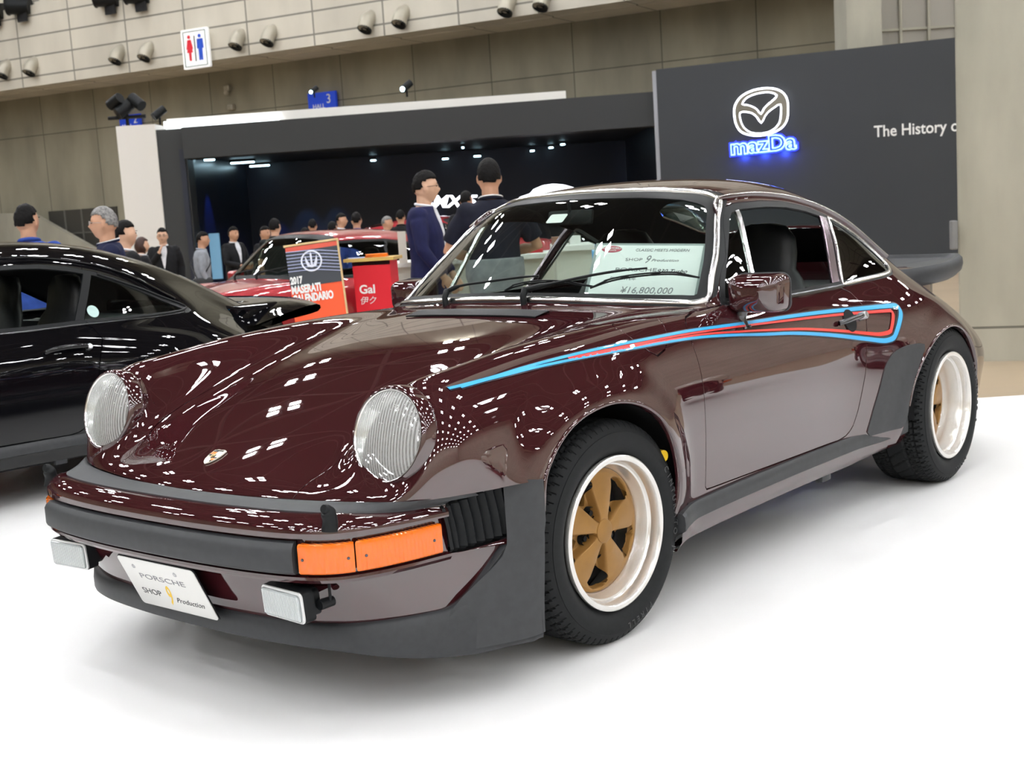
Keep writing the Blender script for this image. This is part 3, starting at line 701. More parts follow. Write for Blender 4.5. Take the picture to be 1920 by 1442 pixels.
for s in (1, -1):
    st = strip(body, BL, lambda t: .0045 + .013*math.exp(-((t-.5)/.18)**2)+.004*math.exp(-((t-.5)/.35)**2), 'side_stripe', M['blue_stripe'], car, s, .0030, 5); st['label'] = 'light blue outer stripe'
    st = strip(body, RD, lambda t: .004 + .010*math.exp(-((t-.5)/.2)**2)+.003*math.exp(-((t-.5)/.35)**2), 'side_stripe', M['red_stripe'], car, s, .0030, 5); st['label'] = 'red inner stripe'
    st = strip(body, BL, lambda t: .009 + .022*math.exp(-((t-.5)/.18)**2)+.005*math.exp(-((t-.5)/.35)**2), 'side_stripe_border', M['navy_stripe'], car, s, .0016, 5)
# ---- crest on the hood
def on_top(x, y): h, n = body.top(x, abs(y)); return h, n
h, n = on_top(.735, 0); n = Vector((n.x, 0, n.z)).normalized()
T = frame(h+n*.001, n, (0, 1, 0))       # local X = car left, local Y = up the hood
T = frame(h+n*.001, n, (0, -1, 0)) if T.col[1].x > 0 else T
shield = [(-.025,.030),(-.012,.0345),(0,.033),(.012,.0345),(.025,.030),(.026,.008),(.021,-.012),(.011,-.027),(0,-.034),(-.011,-.027),(-.021,-.012),(-.026,.008)]
T = T @ Matrix.Rotation(math.pi, 4, 'Z') if (T.to_3x3() @ Vector((0, 1, 0))).x > 0 else T
b = MB(); b.prism(shield, .004, T, .0012); badge = b.build('hood_crest', mat('crest_silver', (.80, .76, .66), .25, .5), car, 40)
ma, mb_, mc = mat('crest_red', (.85, .22, .04), .3), mat('crest_black', (.01, .01, .012), .3), mat('crest_gold', (.75, .55, .2), .3, .4)
bR, bK, bG = MB(), MB(), MB()
for sx, sy in ((-1, 1), (1, -1)):
    for k in range(4):
        y0 = (.004+.006*k) if sy > 0 else (-.006-.0055*k); wq = .017 if sy > 0 else .015-.003*k
        (bK if k % 3 == 0 else bR).box((sx*.012, y0+.001, .0046), (wq, .0045, .001), M4=T)
bK.prism([(-.0075,.0075),(.0075,.0075),(.007,-.002),(0,-.009),(-.007,-.002)], .0012, T @ Matrix.Translation((0, 0, .0045)))
bG.prism([(-.006,.006),(.006,.006),(.0055,-.0015),(0,-.007),(-.0055,-.0015)], .0012, T @ Matrix.Translation((0, 0, .0052)))
bK.prism([(-.0018,.004),(.0022,.003),(.0014,-.0038),(-.001,-.0038)], .001, T @ Matrix.Translation((0, 0, .006)))
bR.build('crest_bands', ma, badge); bK.build('crest_dark_field', mb_, badge); bG.build('crest_centre', mc, badge)
text_obj('crest_lettering', 'PORSCHE', .0075, T @ Matrix.Translation((0, .0265, .0045)), mb_, badge, .0004)
# ---- fresh air grille at the rear edge of the hood
V = []; 
b = MB()
for k in range(41):
    y = -.30 + .6*k/40
def top_pt(x, y, off=0):
    h, n = body.top(x, abs(y)); s = 1 if y >= 0 else -1
    return Vector((h.x+n.x*off, (h.y+n.y*off)*s, h.z+n.z*off))
ys = [-.285+.57*k/30 for k in range(31)]
V = [top_pt(-.335, y, .0015) for y in ys]+[top_pt(-.408, y, .0015) for y in ys]+[top_pt(-.335, y, .006) for y in ys]+[top_pt(-.408, y, .009) for y in ys]
F = []
for k in range(30): F += [(62+k, 63+k, 94+k, 93+k), (k, 62+k, 63+k, k+1)[::-1], (31+k, 32+k, 94+k, 93+k)[::-1]]
b = MB(); b.add(V, F); gr = b.build('air_grille', M['trim'], car, 40)
b = MB()
for k in range(58): y = -.28+.56*k/57; b.add([top_pt(-.34, y-.0016, .0085), top_pt(-.34, y+.0016, .0085), top_pt(-.403, y+.0016, .012), top_pt(-.403, y-.0016, .012)], [(0, 1, 2, 3)])
b.build('grille_slats', M['rubber'], gr)
# ---- wiper pivots, arms and blades
def wsp(x, y, z, o=.012): 
    h, n = body.front(abs(y), z); s = 1 if y >= 0 else -1
    n = Vector((n.x, n.y*s, n.z)); return Vector((h.x, h.y*s, h.z))+n*o
for piv, arm, blade in (((-.505,-.250,.897), [(-.257,.921),(-.208,.940),(-.093,.956),(.053,.969),(.120,.971)], [(-.005,.938),(.041,.952),(.112,.961),(.22,.958),(.337,.944)]),
                        ((-.500,.108,.900), [(.103,.926),(.193,.943),(.294,.965),(.39,.978),(.47,.982)], [(.325,.940),(.382,.960),(.455,.970),(.542,.970),(.622,.955)])):
    w = bpy.data.objects.new('windscreen_wiper', None); COL.objects.link(w); w.parent = car
    b = MB(); p0 = Vector(piv); a = [wsp(0, y, z, .030 if i < 2 else .026) for i, (y, z) in enumerate(arm)]
    b.tube([p0, p0+Vector((.004, 0, .028)), a[0]], [.012, .011, .012], 10); b.tube(spl([a[0]]+a, 3), [.011]*3+[.009]*3+[.0045]*7+[.0035]*3, 8)
    b.build('wiper_arm', M['trim'], w, 50)
    b = MB(); c = [wsp(0, y, z, .010) for y, z in blade]; c2 = [wsp(0, y, z, .019) for y, z in blade]
    cc = spl(c, 6); b.tube(cc, .0032, 6); d = spl(c2, 6); b.tube(d[4:-4], .0028, 6)
    b.tube([cc[0], d[5]], .0028, 6); b.tube([cc[-1], d[-6]], .0028, 6); b.tube([d[8], cc[10]], .003, 6); b.tube([d[-9], cc[-11]], .003, 6)
    b.build('wiper_blade', M['trim'], w, 50)
# ---- headlights
HLC, HLR, HLT = Vector((.6616, .5987, .6942)), .1144, R(15)
M['lens'] = glassmat('headlight_glass', (.97, .98, .98), .02)
def flute(m, scale, strength):
    nt = m.node_tree; w = nt.nodes.new('ShaderNodeTexWave'); w.inputs['Scale'].default_value = scale; w.bands_direction = 'X'
    tc = nt.nodes.new('ShaderNodeTexCoord'); nt.links.new(tc.outputs['Object'], w.inputs['Vector'])
    bp = nt.nodes.new('ShaderNodeBump'); bp.inputs['Strength'].default_value = strength; bp.inputs['Distance'].default_value = .004
    nt.links.new(w.outputs[0], bp.inputs['Height'])
    for n in nt.nodes:
        if n.type in ('BSDF_GLOSSY', 'FRESNEL', 'BSDF_PRINCIPLED', 'BSDF_DIFFUSE', 'BSDF_TRANSLUCENT'): nt.links.new(bp.outputs[0], n.inputs['Normal'])
    return m
def lensmat(name, scale, strength, white=.42):
    m = glassmat(name, (.95, .96, .96), .05); nt = m.node_tree
    mx = [n for n in nt.nodes if n.type == 'MIX_SHADER'][0]; out = [n for n in nt.nodes if n.type == 'OUTPUT_MATERIAL'][0]
    df = nt.nodes.new('ShaderNodeBsdfDiffuse'); df.inputs[0].default_value = (.80, .82, .80, 1); m2 = nt.nodes.new('ShaderNodeMixShader')
    w = nt.nodes.new('ShaderNodeTexWave'); w.inputs['Scale'].default_value = scale; w.bands_direction = 'X'; tc = nt.nodes.new('ShaderNodeTexCoord'); nt.links.new(tc.outputs['Object'], w.inputs['Vector'])
    rg = nt.nodes.new('ShaderNodeMapRange'); rg.inputs[3].default_value = white*.55; rg.inputs[4].default_value = white*1.25; nt.links.new(w.outputs[0], rg.inputs[0])
    nt.links.new(rg.outputs[0], m2.inputs[0]); nt.links.new(mx.outputs[0], m2.inputs[1]); nt.links.new(df.outputs[0], m2.inputs[2]); nt.links.new(m2.outputs[0], out.inputs[0])
    return flute(m, scale, strength)
M['hlens'] = lensmat('fluted_headlight_glass', 36, .35, .40)
M['flens'] = lensmat('fluted_fog_glass', 34, .5, .5)
M['reflector'] = mat('reflector', (.86, .87, .86), .18, 1)
for s in (1, -1):
    hl = bpy.data.objects.new('headlight', None); COL.objects.link(hl); hl.parent = car
    nrm = Vector((math.cos(HLT), 0, math.sin(HLT))); hl.matrix_local = frame((HLC.x, HLC.y*s, HLC.z), nrm, (0, 1, 0))
    b = MB(); b.lathe([(.1165,.004),(.1210,.002),(.1245,-.004),(.1275,-.016),(.1295,-.030),(.1300,-.038),(.1270,-.042),(.124,-.06)], 72)
    b.lathe([(.112,-.006),(.1125,.001),(.1165,.004)], 72); b.build('headlight_ring', P, hl, 50)
    b = MB(); b.lathe([(.1085,-.002),(.110,.003),(.1135,.004),(.1145,.0)], 72); b.build('headlight_bezel', M['chrome'], hl, 60)
    b = MB(); b.lathe([(0,-.075),(.02,-.074),(.05,-.064),(.08,-.042),(.100,-.016),(.110,.0)], 48); b.build('reflector_bowl', M['reflector'], hl, 60)
    b = MB(); b.lathe([(0,-.045),(.016,-.045),(.02,-.05),(.014,-.07)], 20); b.build('bulb_shield', M['steel'], hl, 40)
    b = MB(); b.lathe([(0,.0245),(.02,.024),(.04,.0225),(.06,.0195),(.08,.0145),(.095,.0085),(.104,.003),(.110,-.001)], 64); b.build('headlight_lens', M['hlens'], hl, 80)
# ---- front bumper
BC = spl([(.968,0,0),(.964,.2,0),(.947,.4,0),(.918,.535,0),(.875,.612,0),(.81,.655,0),(.72,.688,0),(.592,.718,0)], 6)
def bump_curve(pts, o=0, s=1):
    out = []
    for i, p in enumerate(pts):
        a = pts[max(i-1, 0)]; b = pts[min(i+1, len(pts)-1)]; t = (b-a).normalized(); n = Vector((t.y, -t.x, 0))
        if i == 0: n = Vector((1, 0, 0))
        out.append((p+n*(o(i/(len(pts)-1)) if callable(o) else o), n))
    return out
def full_curve(c): return [Vector((p.x, -p.y, p.z)) for p in c[:0:-1]] + list(c)
def loft(rows, name, m, parent, smooth=35, closed=False):
    """rows: list of point lists; quads between them"""
    b = MB(); n = len(rows[0]); V = [v for r in rows for v in r]; F = []
    for i in range(len(rows)-1 + (1 if closed else 0)):
        j = (i+1) % len(rows)
        for k in range(n-1): F.append((i*n+k, i*n+k+1, j*n+k+1, j*n+k))
    if closed: F += [tuple(i*n for i in range(len(rows))), tuple(i*n+n-1 for i in range(len(rows)))[::-1]]
    b.add(V, F); o = b.build(name, m, parent, smooth)
    bm = bmesh.new(); bm.from_mesh(o.data); bmesh.ops.recalc_face_normals(bm, faces=bm.faces[:]); bm.to_mesh(o.data); bm.free(); o.data.set_sharp_from_angle(angle=R(smooth)); return o
def brow(o, z, pts=BC):
    """row along the whole bumper at outward offset o and height z (numbers or functions of 0..1 centre to end)"""
    c = []; n = len(pts)-1
    for i, (q, nn) in enumerate(bump_curve(pts, o)):
        c.append(Vector((q.x, q.y, z(i/n) if callable(z) else z)))
    return full_curve(c)
sm = lambda t, a, b: (lambda u: u*u*(3-2*u))(min(1, max(0, (t-a)/(b-a))))
ctop = lambda t: .538-.020*sm(t, .55, 1)
crow = lambda t: -.058+.050*sm(t, .5, 1)
prof = [(lambda t: -.11, lambda t: .533-.015*sm(t, .55, 1)), (crow, ctop), (lambda t: -.030+.022*sm(t, .55, 1), lambda t: .535-.020*sm(t, .55, 1)), (lambda t: -.010+.006*sm(t, .55, 1), lambda t: .522-.014*sm(t, .55, 1)), (-.002, lambda t: .511-.008*sm(t, .55, 1)), (0, .500), (0, .489), (-.016, .487), (-.016, .398), (0, .396), (.001, .389), (-.006, .380), (-.03, .377), (-.11, .377)]
bumper = loft([brow(o, z) for o, z in prof], 'front_bumper', P, car, 40, True)
# rubber filler strip between hood lip and bumper
def lipcurve():
    out = []
    HL = [(.852,0),(.836,.25),(.806,.41),(.782,.50),(.755,.585),(.722,.655),(.685,.705),(.62,.742),(.55,.765)]
    return spl([(x, y, 0) for x, y in HL], 6)
LC = lipcurve(); n = len(BC)
def resample(c, n):
    d = [0]
    for a, b in zip(c[:-1], c[1:]): d.append(d[-1]+(b-a).length)
    out = []
    for k in range(n):
        t = d[-1]*k/(n-1); i = max(j for j in range(len(d)) if d[j] <= t+1e-9); i = min(i, len(c)-2); u = (t-d[i])/max(d[i+1]-d[i], 1e-9); out.append(c[i].lerp(c[i+1], min(u, 1)))
    return out
N2 = 44; inner = resample(LC, N2); mid = [q for q, _ in bump_curve(BC, crow)]
mid = resample(mid, N2)
rows = []
for f, dz in ((-.25, -.012), (0, .002), (.15, .0045), (.5, .004), (.85, .0035), (1.0, .003), (1.02, -.012)):
    c = []
    for i in range(N2):
        t = i/(N2-1); a = inner[i]; b_ = mid[i]; q = a.lerp(b_, f) if f >= 0 else a+Vector((-.02, 0, 0)); zi = .545; zo = ctop(t)
        c.append(Vector((q.x, q.y, zi+(zo-zi)*max(f, 0)+dz)))
    rows.append(full_curve(c))
loft(rows, 'bumper_filler_strip', M['rubber'], car, 50)
# rubber impact pad across the centre and dark carrier behind it
BCc = [p for p in BC if p.y <= .5201]+[Vector((.9205, .523, 0))]
pad = [(-.012,.481),(.006,.479),(.016,.470),(.021,.461),(.021,.418),(.018,.411),(.008,.404),(-.012,.403)]
o = loft([brow(a, z, BCc) for a, z in pad], 'bumper_rubber_pad', M['rubber'], bumper, 30, True)
# turn signals
M['amber'] = flute(M['amber'], 30, .35)
def seg_curve(y0, y1, endx=None):
    c = resample(BC, 200); return [p for p in c if y0 <= p.y <= y1]
for s in (1, -1):
    ts = bpy.data.objects.new('turn_signal', None); COL.objects.link(ts); ts.parent = car
    for y0, y1, nm in ((.533, .640, 'signal_lens'), (.6425, .7125, 'signal_lens')):
        c = seg_curve(y0, y1); bc = bump_curve(c, 0); rows = []
        for o, z in ((-.010,.477),(.002,.477),(.005,.474),(.006,.470),(.006,.411),(.005,.407),(.002,.404),(-.010,.404)):
            rows.append([Vector((q.x+nn.x*o, (q.y+nn.y*o)*s, z)) for q, nn in bc])
        lo = loft(rows, nm, M['amber'], ts, 30, True)
        for f in (.1, .9):
            q, nn = bc[int(f*(len(bc)-1))]; b = MB(); b.lathe([(0,.002),(.003,.002),(.004,0)], 10, frame((q.x+nn.x*.006, (q.y+nn.y*.006)*s, .440), (nn.x, nn.y*s, 0))); b.build('lens_screw', M['darkchrome'], lo)
    # washer nozzle on top of the bumper
    b = MB(); wp = Vector((.872, .598*s, .515)); b.tube(spl([wp-Vector((0, 0, .01)), wp+Vector((-.002, 0, .012)), wp+Vector((.0, 0, .028)), wp+Vector((.006, 0, .042)), wp+Vector((.016, 0, .047))], 4), [.022,.021,.020,.019,.0185,.018,.018,.018,.018,.0185,.018,.016,.014,.013,.012,.011,.010], 14)
    b.build('headlight_washer', M['trim'], car, 50)
    # bellows at the bumper end
    b = MB(); V = []; F = []; nr = 57; x0, x1 = .600, .440
    for k in range(nr):
        t = k/(nr-1); ridge = (abs(((t*7.0) % 1)-.5)*2)**1.0; ridge = -.014*(1-ridge) if .06 < t < .98 else 0
        x = x0+(x1-x0)*t; y = (.712 + (.775-.712)*t) + ridge; zt = .520+.030*t; zb = .392+.012*t
        lean = -.020
        for q, (dy, z) in enumerate(((-.05, zt+.002), (-.012, zt), (0, zt-.010), (.003, (zt+zb)/2), (0, zb+.01), (-.012, zb), (-.05, zb))): V.append((x+lean*(.46-z)/.1, (y+dy)*s, z))
    for k in range(nr-1):
        for q in range(6): f = (k*7+q, k*7+q+1, k*7+q+8, k*7+q+7); F.append(f if s > 0 else f[::-1])
    b.add(V, F); b.build('bumper_bellows', M['trim'], car, 25)
# ---- maroon front valance, black chin spoiler that runs out into the corner guards
DC = spl([(.85,0,0),(.845,.2,0),(.825,.4,0),(.79,.52,0),(.74,.60,0),(.66,.665,0),(.56,.715,0),(.47,.75,0),(.40,.785,0),(.372,.812,0)], 6)   # plan of the chin
nD = len(DC)
VT = resample(spl([(.925,0,0),(.92,.2,0),(.903,.4,0),(.87,.52,0),(.82,.585,0),(.73,.64,0),(.62,.69,0),(.54,.728,0),(.47,.765,0),(.39,.808,0)], 6), nD)
rows = []
ztop = lambda t: .245 + .0*t
dz_top = lambda t: .232+.012*sm(t, .2, .6)+.165*sm(t, .60, .88)
for f in (0, .12, .3, .5, .7, .9, 1.0, 1.15):
    c = []
    for i in range(nD):
        t = i/(nD-1); a = VT[i]; b_ = DC[i]; z0 = .392; z1 = dz_top(t); q = a.lerp(b_, min(1, max(0, f))**1.25); c.append(Vector((q.x-(.03*(f-1) if f > 1 else 0), q.y, z0+(z1-z0)*f)))
    rows.append(full_curve(c))
val = loft(rows, 'front_valance', P, car, 50)
rows = []
zb = lambda t: .180-.055*sm(t, .25, .75)+.01*sm(t, .9, 1)
gt = lambda t: dz_top(t)
def chin(f):
    c = []
    for i in range(nD):
        t = i/(nD-1); q = DC[i]; a = DC[max(i-1, 0)]; b_ = DC[min(i+1, nD-1)]; tt = (b_-a).normalized(); nn = Vector((tt.y, -tt.x, 0)) if i else Vector((1, 0, 0))
        o, zz = f(t); c.append(Vector((q.x+nn.x*o, q.y+nn.y*o, zz)))
    return full_curve(c)
rows = [chin(lambda t: (-.02, dz_top(t)+.012)), chin(lambda t: (.004+.004*t, dz_top(t)+.010)), chin(lambda t: (.012+.006*t, dz_top(t)+.002)), chin(lambda t: (.014+.012*t, .6*dz_top(t)+.4*zb(t))), chin(lambda t: (.016+.006*t, zb(t)+.012)), chin(lambda t: (.014, zb(t))), chin(lambda t: (.004, zb(t)-.002)), chin(lambda t: (-.05, zb(t)+.03))]
loft(rows, 'chin_spoiler', M['trimplastic'] if 'trimplastic' in M else M['rubber'], car, 50)
# corner guards reaching the arch
for s in (1, -1):
    V = []; F = []; NX, NZ = 14, 16
    for i in range(NX):
        t = i/(NX-1)
        for k in range(NZ):
            u = k/(NZ-1)
            ztp = .556-.010*t+.002; zbt = .140+.010*t; z = zbt+(ztp-zbt)*u
            xf = .452+.02*(z-.4) if z > .395 else .452-.02*(1-u); xf = max(xf, .40)
            if z < .395: xf = .455+.16*sm(.395-z, 0, .17)
            xr = .373 if z > .42 else .380
            x = xf+(xr-xf)*t
            ysurf = .845-.018*sm(.45-z, 0, .3); yin = {True: .775+.0*z}[True]
            yin = .778 if z > .395 else .778-.075*sm(.395-z, 0, .17)
            y = yin+(ysurf-yin)*sm(t, -.15, 1.0)
            V.append((x, y*s, z))
    for i in range(NX-1):
        for k in range(NZ-1): f = (i*NZ+k, (i+1)*NZ+k, (i+1)*NZ+k+1, i*NZ+k+1); F.append(f if s > 0 else f[::-1])
    n0 = len(V)   # return into the arch
    for k in range(NZ): v = V[(NX-1)*NZ+k]; V.append((v[0]+.004, v[1]-.05*s, v[2]))
    for k in range(NZ-1): f = ((NX-1)*NZ+k, n0+k, n0+k+1, (NX-1)*NZ+k+1); F.append(f if s > 0 else f[::-1])
    for i in range(NX): v = V[i*NZ+NZ-1]; V.append((v[0], v[1]-.03*s, v[2]-.003))
    for i in range(NX-1): f = (i*NZ+NZ-1, (i+1)*NZ+NZ-1, n0+NZ+i+1, n0+NZ+i); F.append(f if s > 0 else f[::-1])
    b = MB(); b.add(V, F); b.build('corner_guard', M['rubber'], car, 40)
# ---- fog lamps
for s, c, yw in ((1, Vector((.925, .468, .323)), 0), (-1, Vector((.925, -.452, .330)), 0)):
    fg = bpy.data.objects.new('fog_lamp', None); COL.objects.link(fg); fg.parent = car
    T = Matrix.Translation(c) @ Euler((0, R(4), R(-4*s))).to_matrix().to_4x4()     # local X forward
    TF = T @ frame((0, 0, 0), (1, 0, 0), (0, 1, 0))                                  # local Z forward
    pr = rrect(.158, .078, .012)
    b = MB(); b.prism(rrect(.160, .080, .013), .030, TF @ Matrix.Translation((0, 0, -.034))); b.prism(rrect(.140, .066, .012), .026, TF @ Matrix.Translation((0, 0, -.058))); b.build('lamp_housing', M['trim'], fg, 40)
    b = MB(); b.prism(pr, .006, TF @ Matrix.Translation((0, 0, -.004)), .002); b.build('lamp_rim', mat('lens_rim', (.75, .76, .76), .2, .3), fg, 40)
    b = MB(); b.prism(rrect(.148, .068, .009), .005, TF @ Matrix.Translation((0, 0, .0015)), .002); lo = b.build('lamp_lens', M['flens_solid'] if 'flens_solid' in M else mat('fog_lens_white', (.42, .45, .46), .12, .35, 1), fg, 40); M['flens_solid'] = flute(lo.data.materials[0], 60, .9) if 'flens_solid' not in M else M['flens_solid']
    b = MB()
    for q in range(25): b.tube([TF @ Vector((-.069+.00575*q, -.030, .0066)), TF @ Vector((-.069+.00575*q, .030, .0066))], .0016, 5)
    b.build('lens_ribs', mat('fog_rib_glass', (.66, .69, .70), .12, .1, 1) if 'fog_rib_glass' not in bpy.data.materials else bpy.data.materials['fog_rib_glass'], lo, 60)
    b = MB(); b.tube([T @ Vector((-.05, .0, .03)), T @ Vector((-.055, 0, .065))], .010, 10); b.box(T @ Vector((-.05, 0, .062)), (.05, .03, .006)); b.build('lamp_bracket', M['trim'], fg, 40)
    b = MB(); b.tube(spl([T @ Vector((-.055, .03*s, .0)), T @ Vector((-.07, .085*s, -.005)), T @ Vector((-.075, .09*s, .03)), T @ Vector((-.08, .088*s, .075))], 5), .004, 8); b.tube([T @ Vector((-.045, .082*s, -.004)), T @ Vector((-.085, .082*s, -.006))], .013, 12); b.build('lamp_cable', M['trim'], fg, 50)
# ---- number plate with its lettering
pu = (Vector((.952, 0, .374))-Vector((.884, 0, .225))).normalized(); pn = Vector((0, 1, 0)).cross(pu).normalized(); pn = pn if pn.x > 0 else -pn
pc = (Vector((.952, 0, .374))+Vector((.884, 0, .225)))/2 + pn*.004
T = frame(pc, pn, (0, 1, 0))
if (T.to_3x3() @ Vector((0, 1, 0))).z < 0: T = T @ Matrix.Rotation(math.pi, 4, 'Z')
b = MB(); b.prism(rrect(.330, .165, .012), .003, T, .001); plate = b.build('number_plate', M['white'], car, 40)
b = MB(); b.prism(rrect(.335, .170, .012), .002, T @ Matrix.Translation((0, 0, -.003))); b.build('plate_backing', M['trim'], plate, 40)
b = MB()
for x in (-.105, .075): b.lathe([(.003,.0045),(.006,.0045),(.007,.003)], 12, T @ Matrix.Translation((x, .056, 0)))
b.build('plate_bolts', M['steel'], plate)
text_obj('plate_lettering', 'PORSCHE', .024, T @ Matrix.Translation((-.002, .025, .0032)), M['greyink'], plate, .0004, sx=1.9)
text_obj('plate_lettering', 'SHOP', .027, T @ Matrix.Translation((-.085, -.030, .0032)), M['ink'], plate, .0004, sx=1.25)
text_obj('plate_lettering', 'Production', .025, T @ Matrix.Translation((.072, -.040, .0032)), M['ink'], plate, .0004, sx=1.05, shear=.5)
text_obj('plate_numeral', '9', .095, T @ Matrix.Translation((-.012, -.032, .0032)), M['yellow'], plate, .0004, sx=.45, shear=.5, bold=.0008)
# ---- sills: black strip and maroon rocker below it
for s in (1, -1):
    SX = [(-.285,.275),(-.34,.283),(-.6,.290),(-1.0,.292),(-1.35,.290),(-1.6,.288),(-1.78,.290),(-1.92,.293)]
    cx = spl([(x, z, 0) for x, z in SX], 6)
    yb = lambda x: .797+.0*x + .028*sm(-x, 1.55, 1.90) + .030*sm(x, -.42, -.27)
    rows = []
    for dy, dz, sc in ((-.03, .030, 1), (.004, .030, 1), (.012, .022, 1), (.014, .0, 1), (.012, -.020, 1), (.002, -.026, 1), (-.03, -.026, 1)):
        rows.append([Vector((q.x, (yb(q.x)+dy)*s, q.y+dz*(1+.35*sm(-q.x, 1.5, 1.84)))) for q in cx])
    loft(rows, 'sill_strip', M['rubber'], car, 40, True)
    rows = []
    for dy, dz in ((-.02, -.022), (.002, -.024), (-.002, -.055), (-.022, -.085), (-.06, -.092)):
        rows.append([Vector((q.x, (yb(q.x)+dy)*s, q.y+dz*(1-.15*sm(-q.x, 1.5, 1.84)) )) for q in cx])
    ro = loft(rows, 'rocker_panel', P, car, 40, False)
    b = MB(); b.box((-1.35, .755*s, .195), (.07, .03, .03), bev=.006); b.build('jacking_point', M['rubber'], car, 40)
    # black stone guard ahead of the rear arch
    poly = [(-1.598,.318),(-1.63,.40),(-1.665,.47),(-1.70,.545),(-1.735,.583),(-1.785,.603),(-1.86,.612),(-1.94,.610),(-1.985,.600),(-1.93,.545),(-1.875,.475),(-1.843,.40),(-1.832,.30),(-1.62,.30)]
    A = body.M; g_, _ = A.cut(np.minimum(sd_poly(cols(A, 0, 2), poly), A.V[:, 1]-.5)); g_ = g_.off(.0035); g_ = g_ if s > 0 else mirror(g_)
    skin('stone_guard', g_, M['rubber'], car, .005)
    # inner wheel houses
    for (wx, wz), y0, y1, rr in ((FW, .45, .80, .365), (RW, .50, .86, .345)):
        b = MB(); V = []; F = []; k = 24
        for i in range(k+1):
            a = R(-4+188*i/k); 
            for y in (y0, y1): V.append((wx+rr*math.cos(a), y*s, wz+.02+rr*math.sin(a)*.98))
        for i in range(k): F.append((2*i, 2*i+1, 2*i+3, 2*i+2))
        V.append((wx, y0*s, wz)); c_ = len(V)-1
        for i in range(k): F.append((2*i, 2*i+2, c_))
        b.add(V, F); b.build('wheel_house', M['dark'], car, 40)
b = MB(); b.box((-.95, 0, .20), (1.15, 1.40, .03)); b.box((-.1, 0, .24), (1.2, .82, .03)); b.box((-2.35, 0, .22), (1.6, .92, .05)); b.build('floor_pan', M['dark'], car)
b = MB(); b.tube([(-.2, -.5, .2), (.02, -.35, .22), (.02, .35, .22), (-.2, .5, .2)], .02, 8); b.tube([(.0, .45, .31), (.0, .62, .31)], .03, 10); b.build('front_axle_arms', M['darksteel'], car, 40)
b = MB(); b.tube([(-.17, .70, .56), (-.17, .70, .50)], .022, 12); b.build('yellow_shock_cap', M['yellow'], car, 40)
b = MB(); b.tube([(-.255, .765, .485), (-.245, .80, .485)], .018, 16); b.build('hose_cap', M['yellow'], car, 40)
# ---- wheels
fp = fuchs(.078, .045, .175); rp = fuchs(.118, .088, .22)
RZ = Matrix.Rotation(R(-90), 4, 'X')      # local Z -> +Y
tf, tr_ = tread_mesh(.316, .104, 'f'), tread_mesh(.318, .122, 'r')
w1 = wheel(car, (0, .800, .3145), Matrix.Rotation(-.04, 4, 'Z') @ RZ @ Matrix.Rotation(0, 4, 'Z'), fp, tf, .104)
w3 = wheel(car, (-2.272, .878, .3165), RZ, rp, tr_, .122)
def copy_part_tree(o, parent):
    c = o.copy(); COL.objects.link(c); c.parent = parent
    for ch in list(o.children): copy_part_tree(ch, c)
    return c
w2 = copy_part_tree(w1, car); w2.matrix_local = Matrix.Translation((0, -.800, .3145)) @ Matrix.Rotation(-.04, 4, 'Z') @ Matrix.Rotation(R(90), 4, 'X')
w4 = copy_part_tree(w3, car); w4.matrix_local = Matrix.Translation((-2.272, -.878, .3165)) @ Matrix.Rotation(R(90), 4, 'X')
# raised tyre lettering
M['tyreletter'] = mat('tyre_lettering', (.045, .046, .048), .5)
def arc_text(w, body_, r, a0, size, z, step, m):
    bm_objs = []
    for i, ch in enumerate(body_):
        if ch == ' ': continue
        a = R(a0 + step*i); T = Matrix.Rotation(a, 4, 'Z') @ Matrix.Translation((r, 0, z)) @ Matrix.Rotation(R(90 if step > 0 else -90), 4, 'Z')
        o = text_obj('tyre_lettering', ch, size, T, m, None, .0012, bold=.0004); bm_objs.append(o)
    b = MB()
    for o in bm_objs:
        b.add([o.matrix_local @ v.co for v in o.data.vertices], [tuple(p.vertices) for p in o.data.polygons]); me = o.data; bpy.data.objects.remove(o); bpy.data.meshes.remove(me)
    return b.build('tyre_lettering', m, w)
# local frame of a left wheel: X forward, local Y points down (-Z world)
for w, hw in ((w1, .104), (w3, .122)):
    ty = [c for c in w.children if c.name.startswith('tyre')][0]
    arc_text(ty, 'PIRELLI', .272, 118, .024, hw+.0075, -4.6, M['tyreletter'])
    arc_text(ty, 'CINTURATO P7', .272, -150+360, .026, hw+.0075, -5.2, M['tyreletter'])
# ---- whale tail
def tail_z(x, y): t = (-2.60-x)/.60; return .815+.028*t+.016*sm(t, .65, 1.0)+.004*sm(abs(y), .4, .62)
TP = [(-2.62,.0),(-2.63,.30),(-2.67,.46),(-2.76,.555),(-2.90,.605),(-3.05,.615),(-3.13,.612),(-3.18,.590),(-3.205,.54),(-3.22,.35),(-3.225,0)]
TP2 = spl([(x, y, 0) for x, y in TP], 5); out = [Vector((p.x, p.y, 0)) for p in TP2]; ring = out + [Vector((p.x, -p.y, 0)) for p in out[-2:0:-1]]
ce = Vector((-2.93, 0, 0)); b = MB(); V = []; F = []; k = len(ring)
lev = [(.0, -.075, 1), (.88, -.075, 1), (.955, -.068, 1), (.99, -.048, 1), (1.0, -.022, 1), (.995, .004, 1), (.975, .018, 1), (.945, .018, 1), (.915, .004, 1), (.60, -.006, 1), (.3, -.006, 1)]
for sc, dz, _ in lev:
    for p in ring:
        q = ce+(p-ce)*sc; V.append((q.x, q.y, tail_z(q.x, q.y)+dz+ (0 if sc < .9 else 0)))
for i in range(len(lev)-1):
    for j in range(k): F.append((i*k+j, i*k+(j+1) % k, (i+1)*k+(j+1) % k, (i+1)*k+j))
F.append(tuple((len(lev)-1)*k+j for j in range(k)))
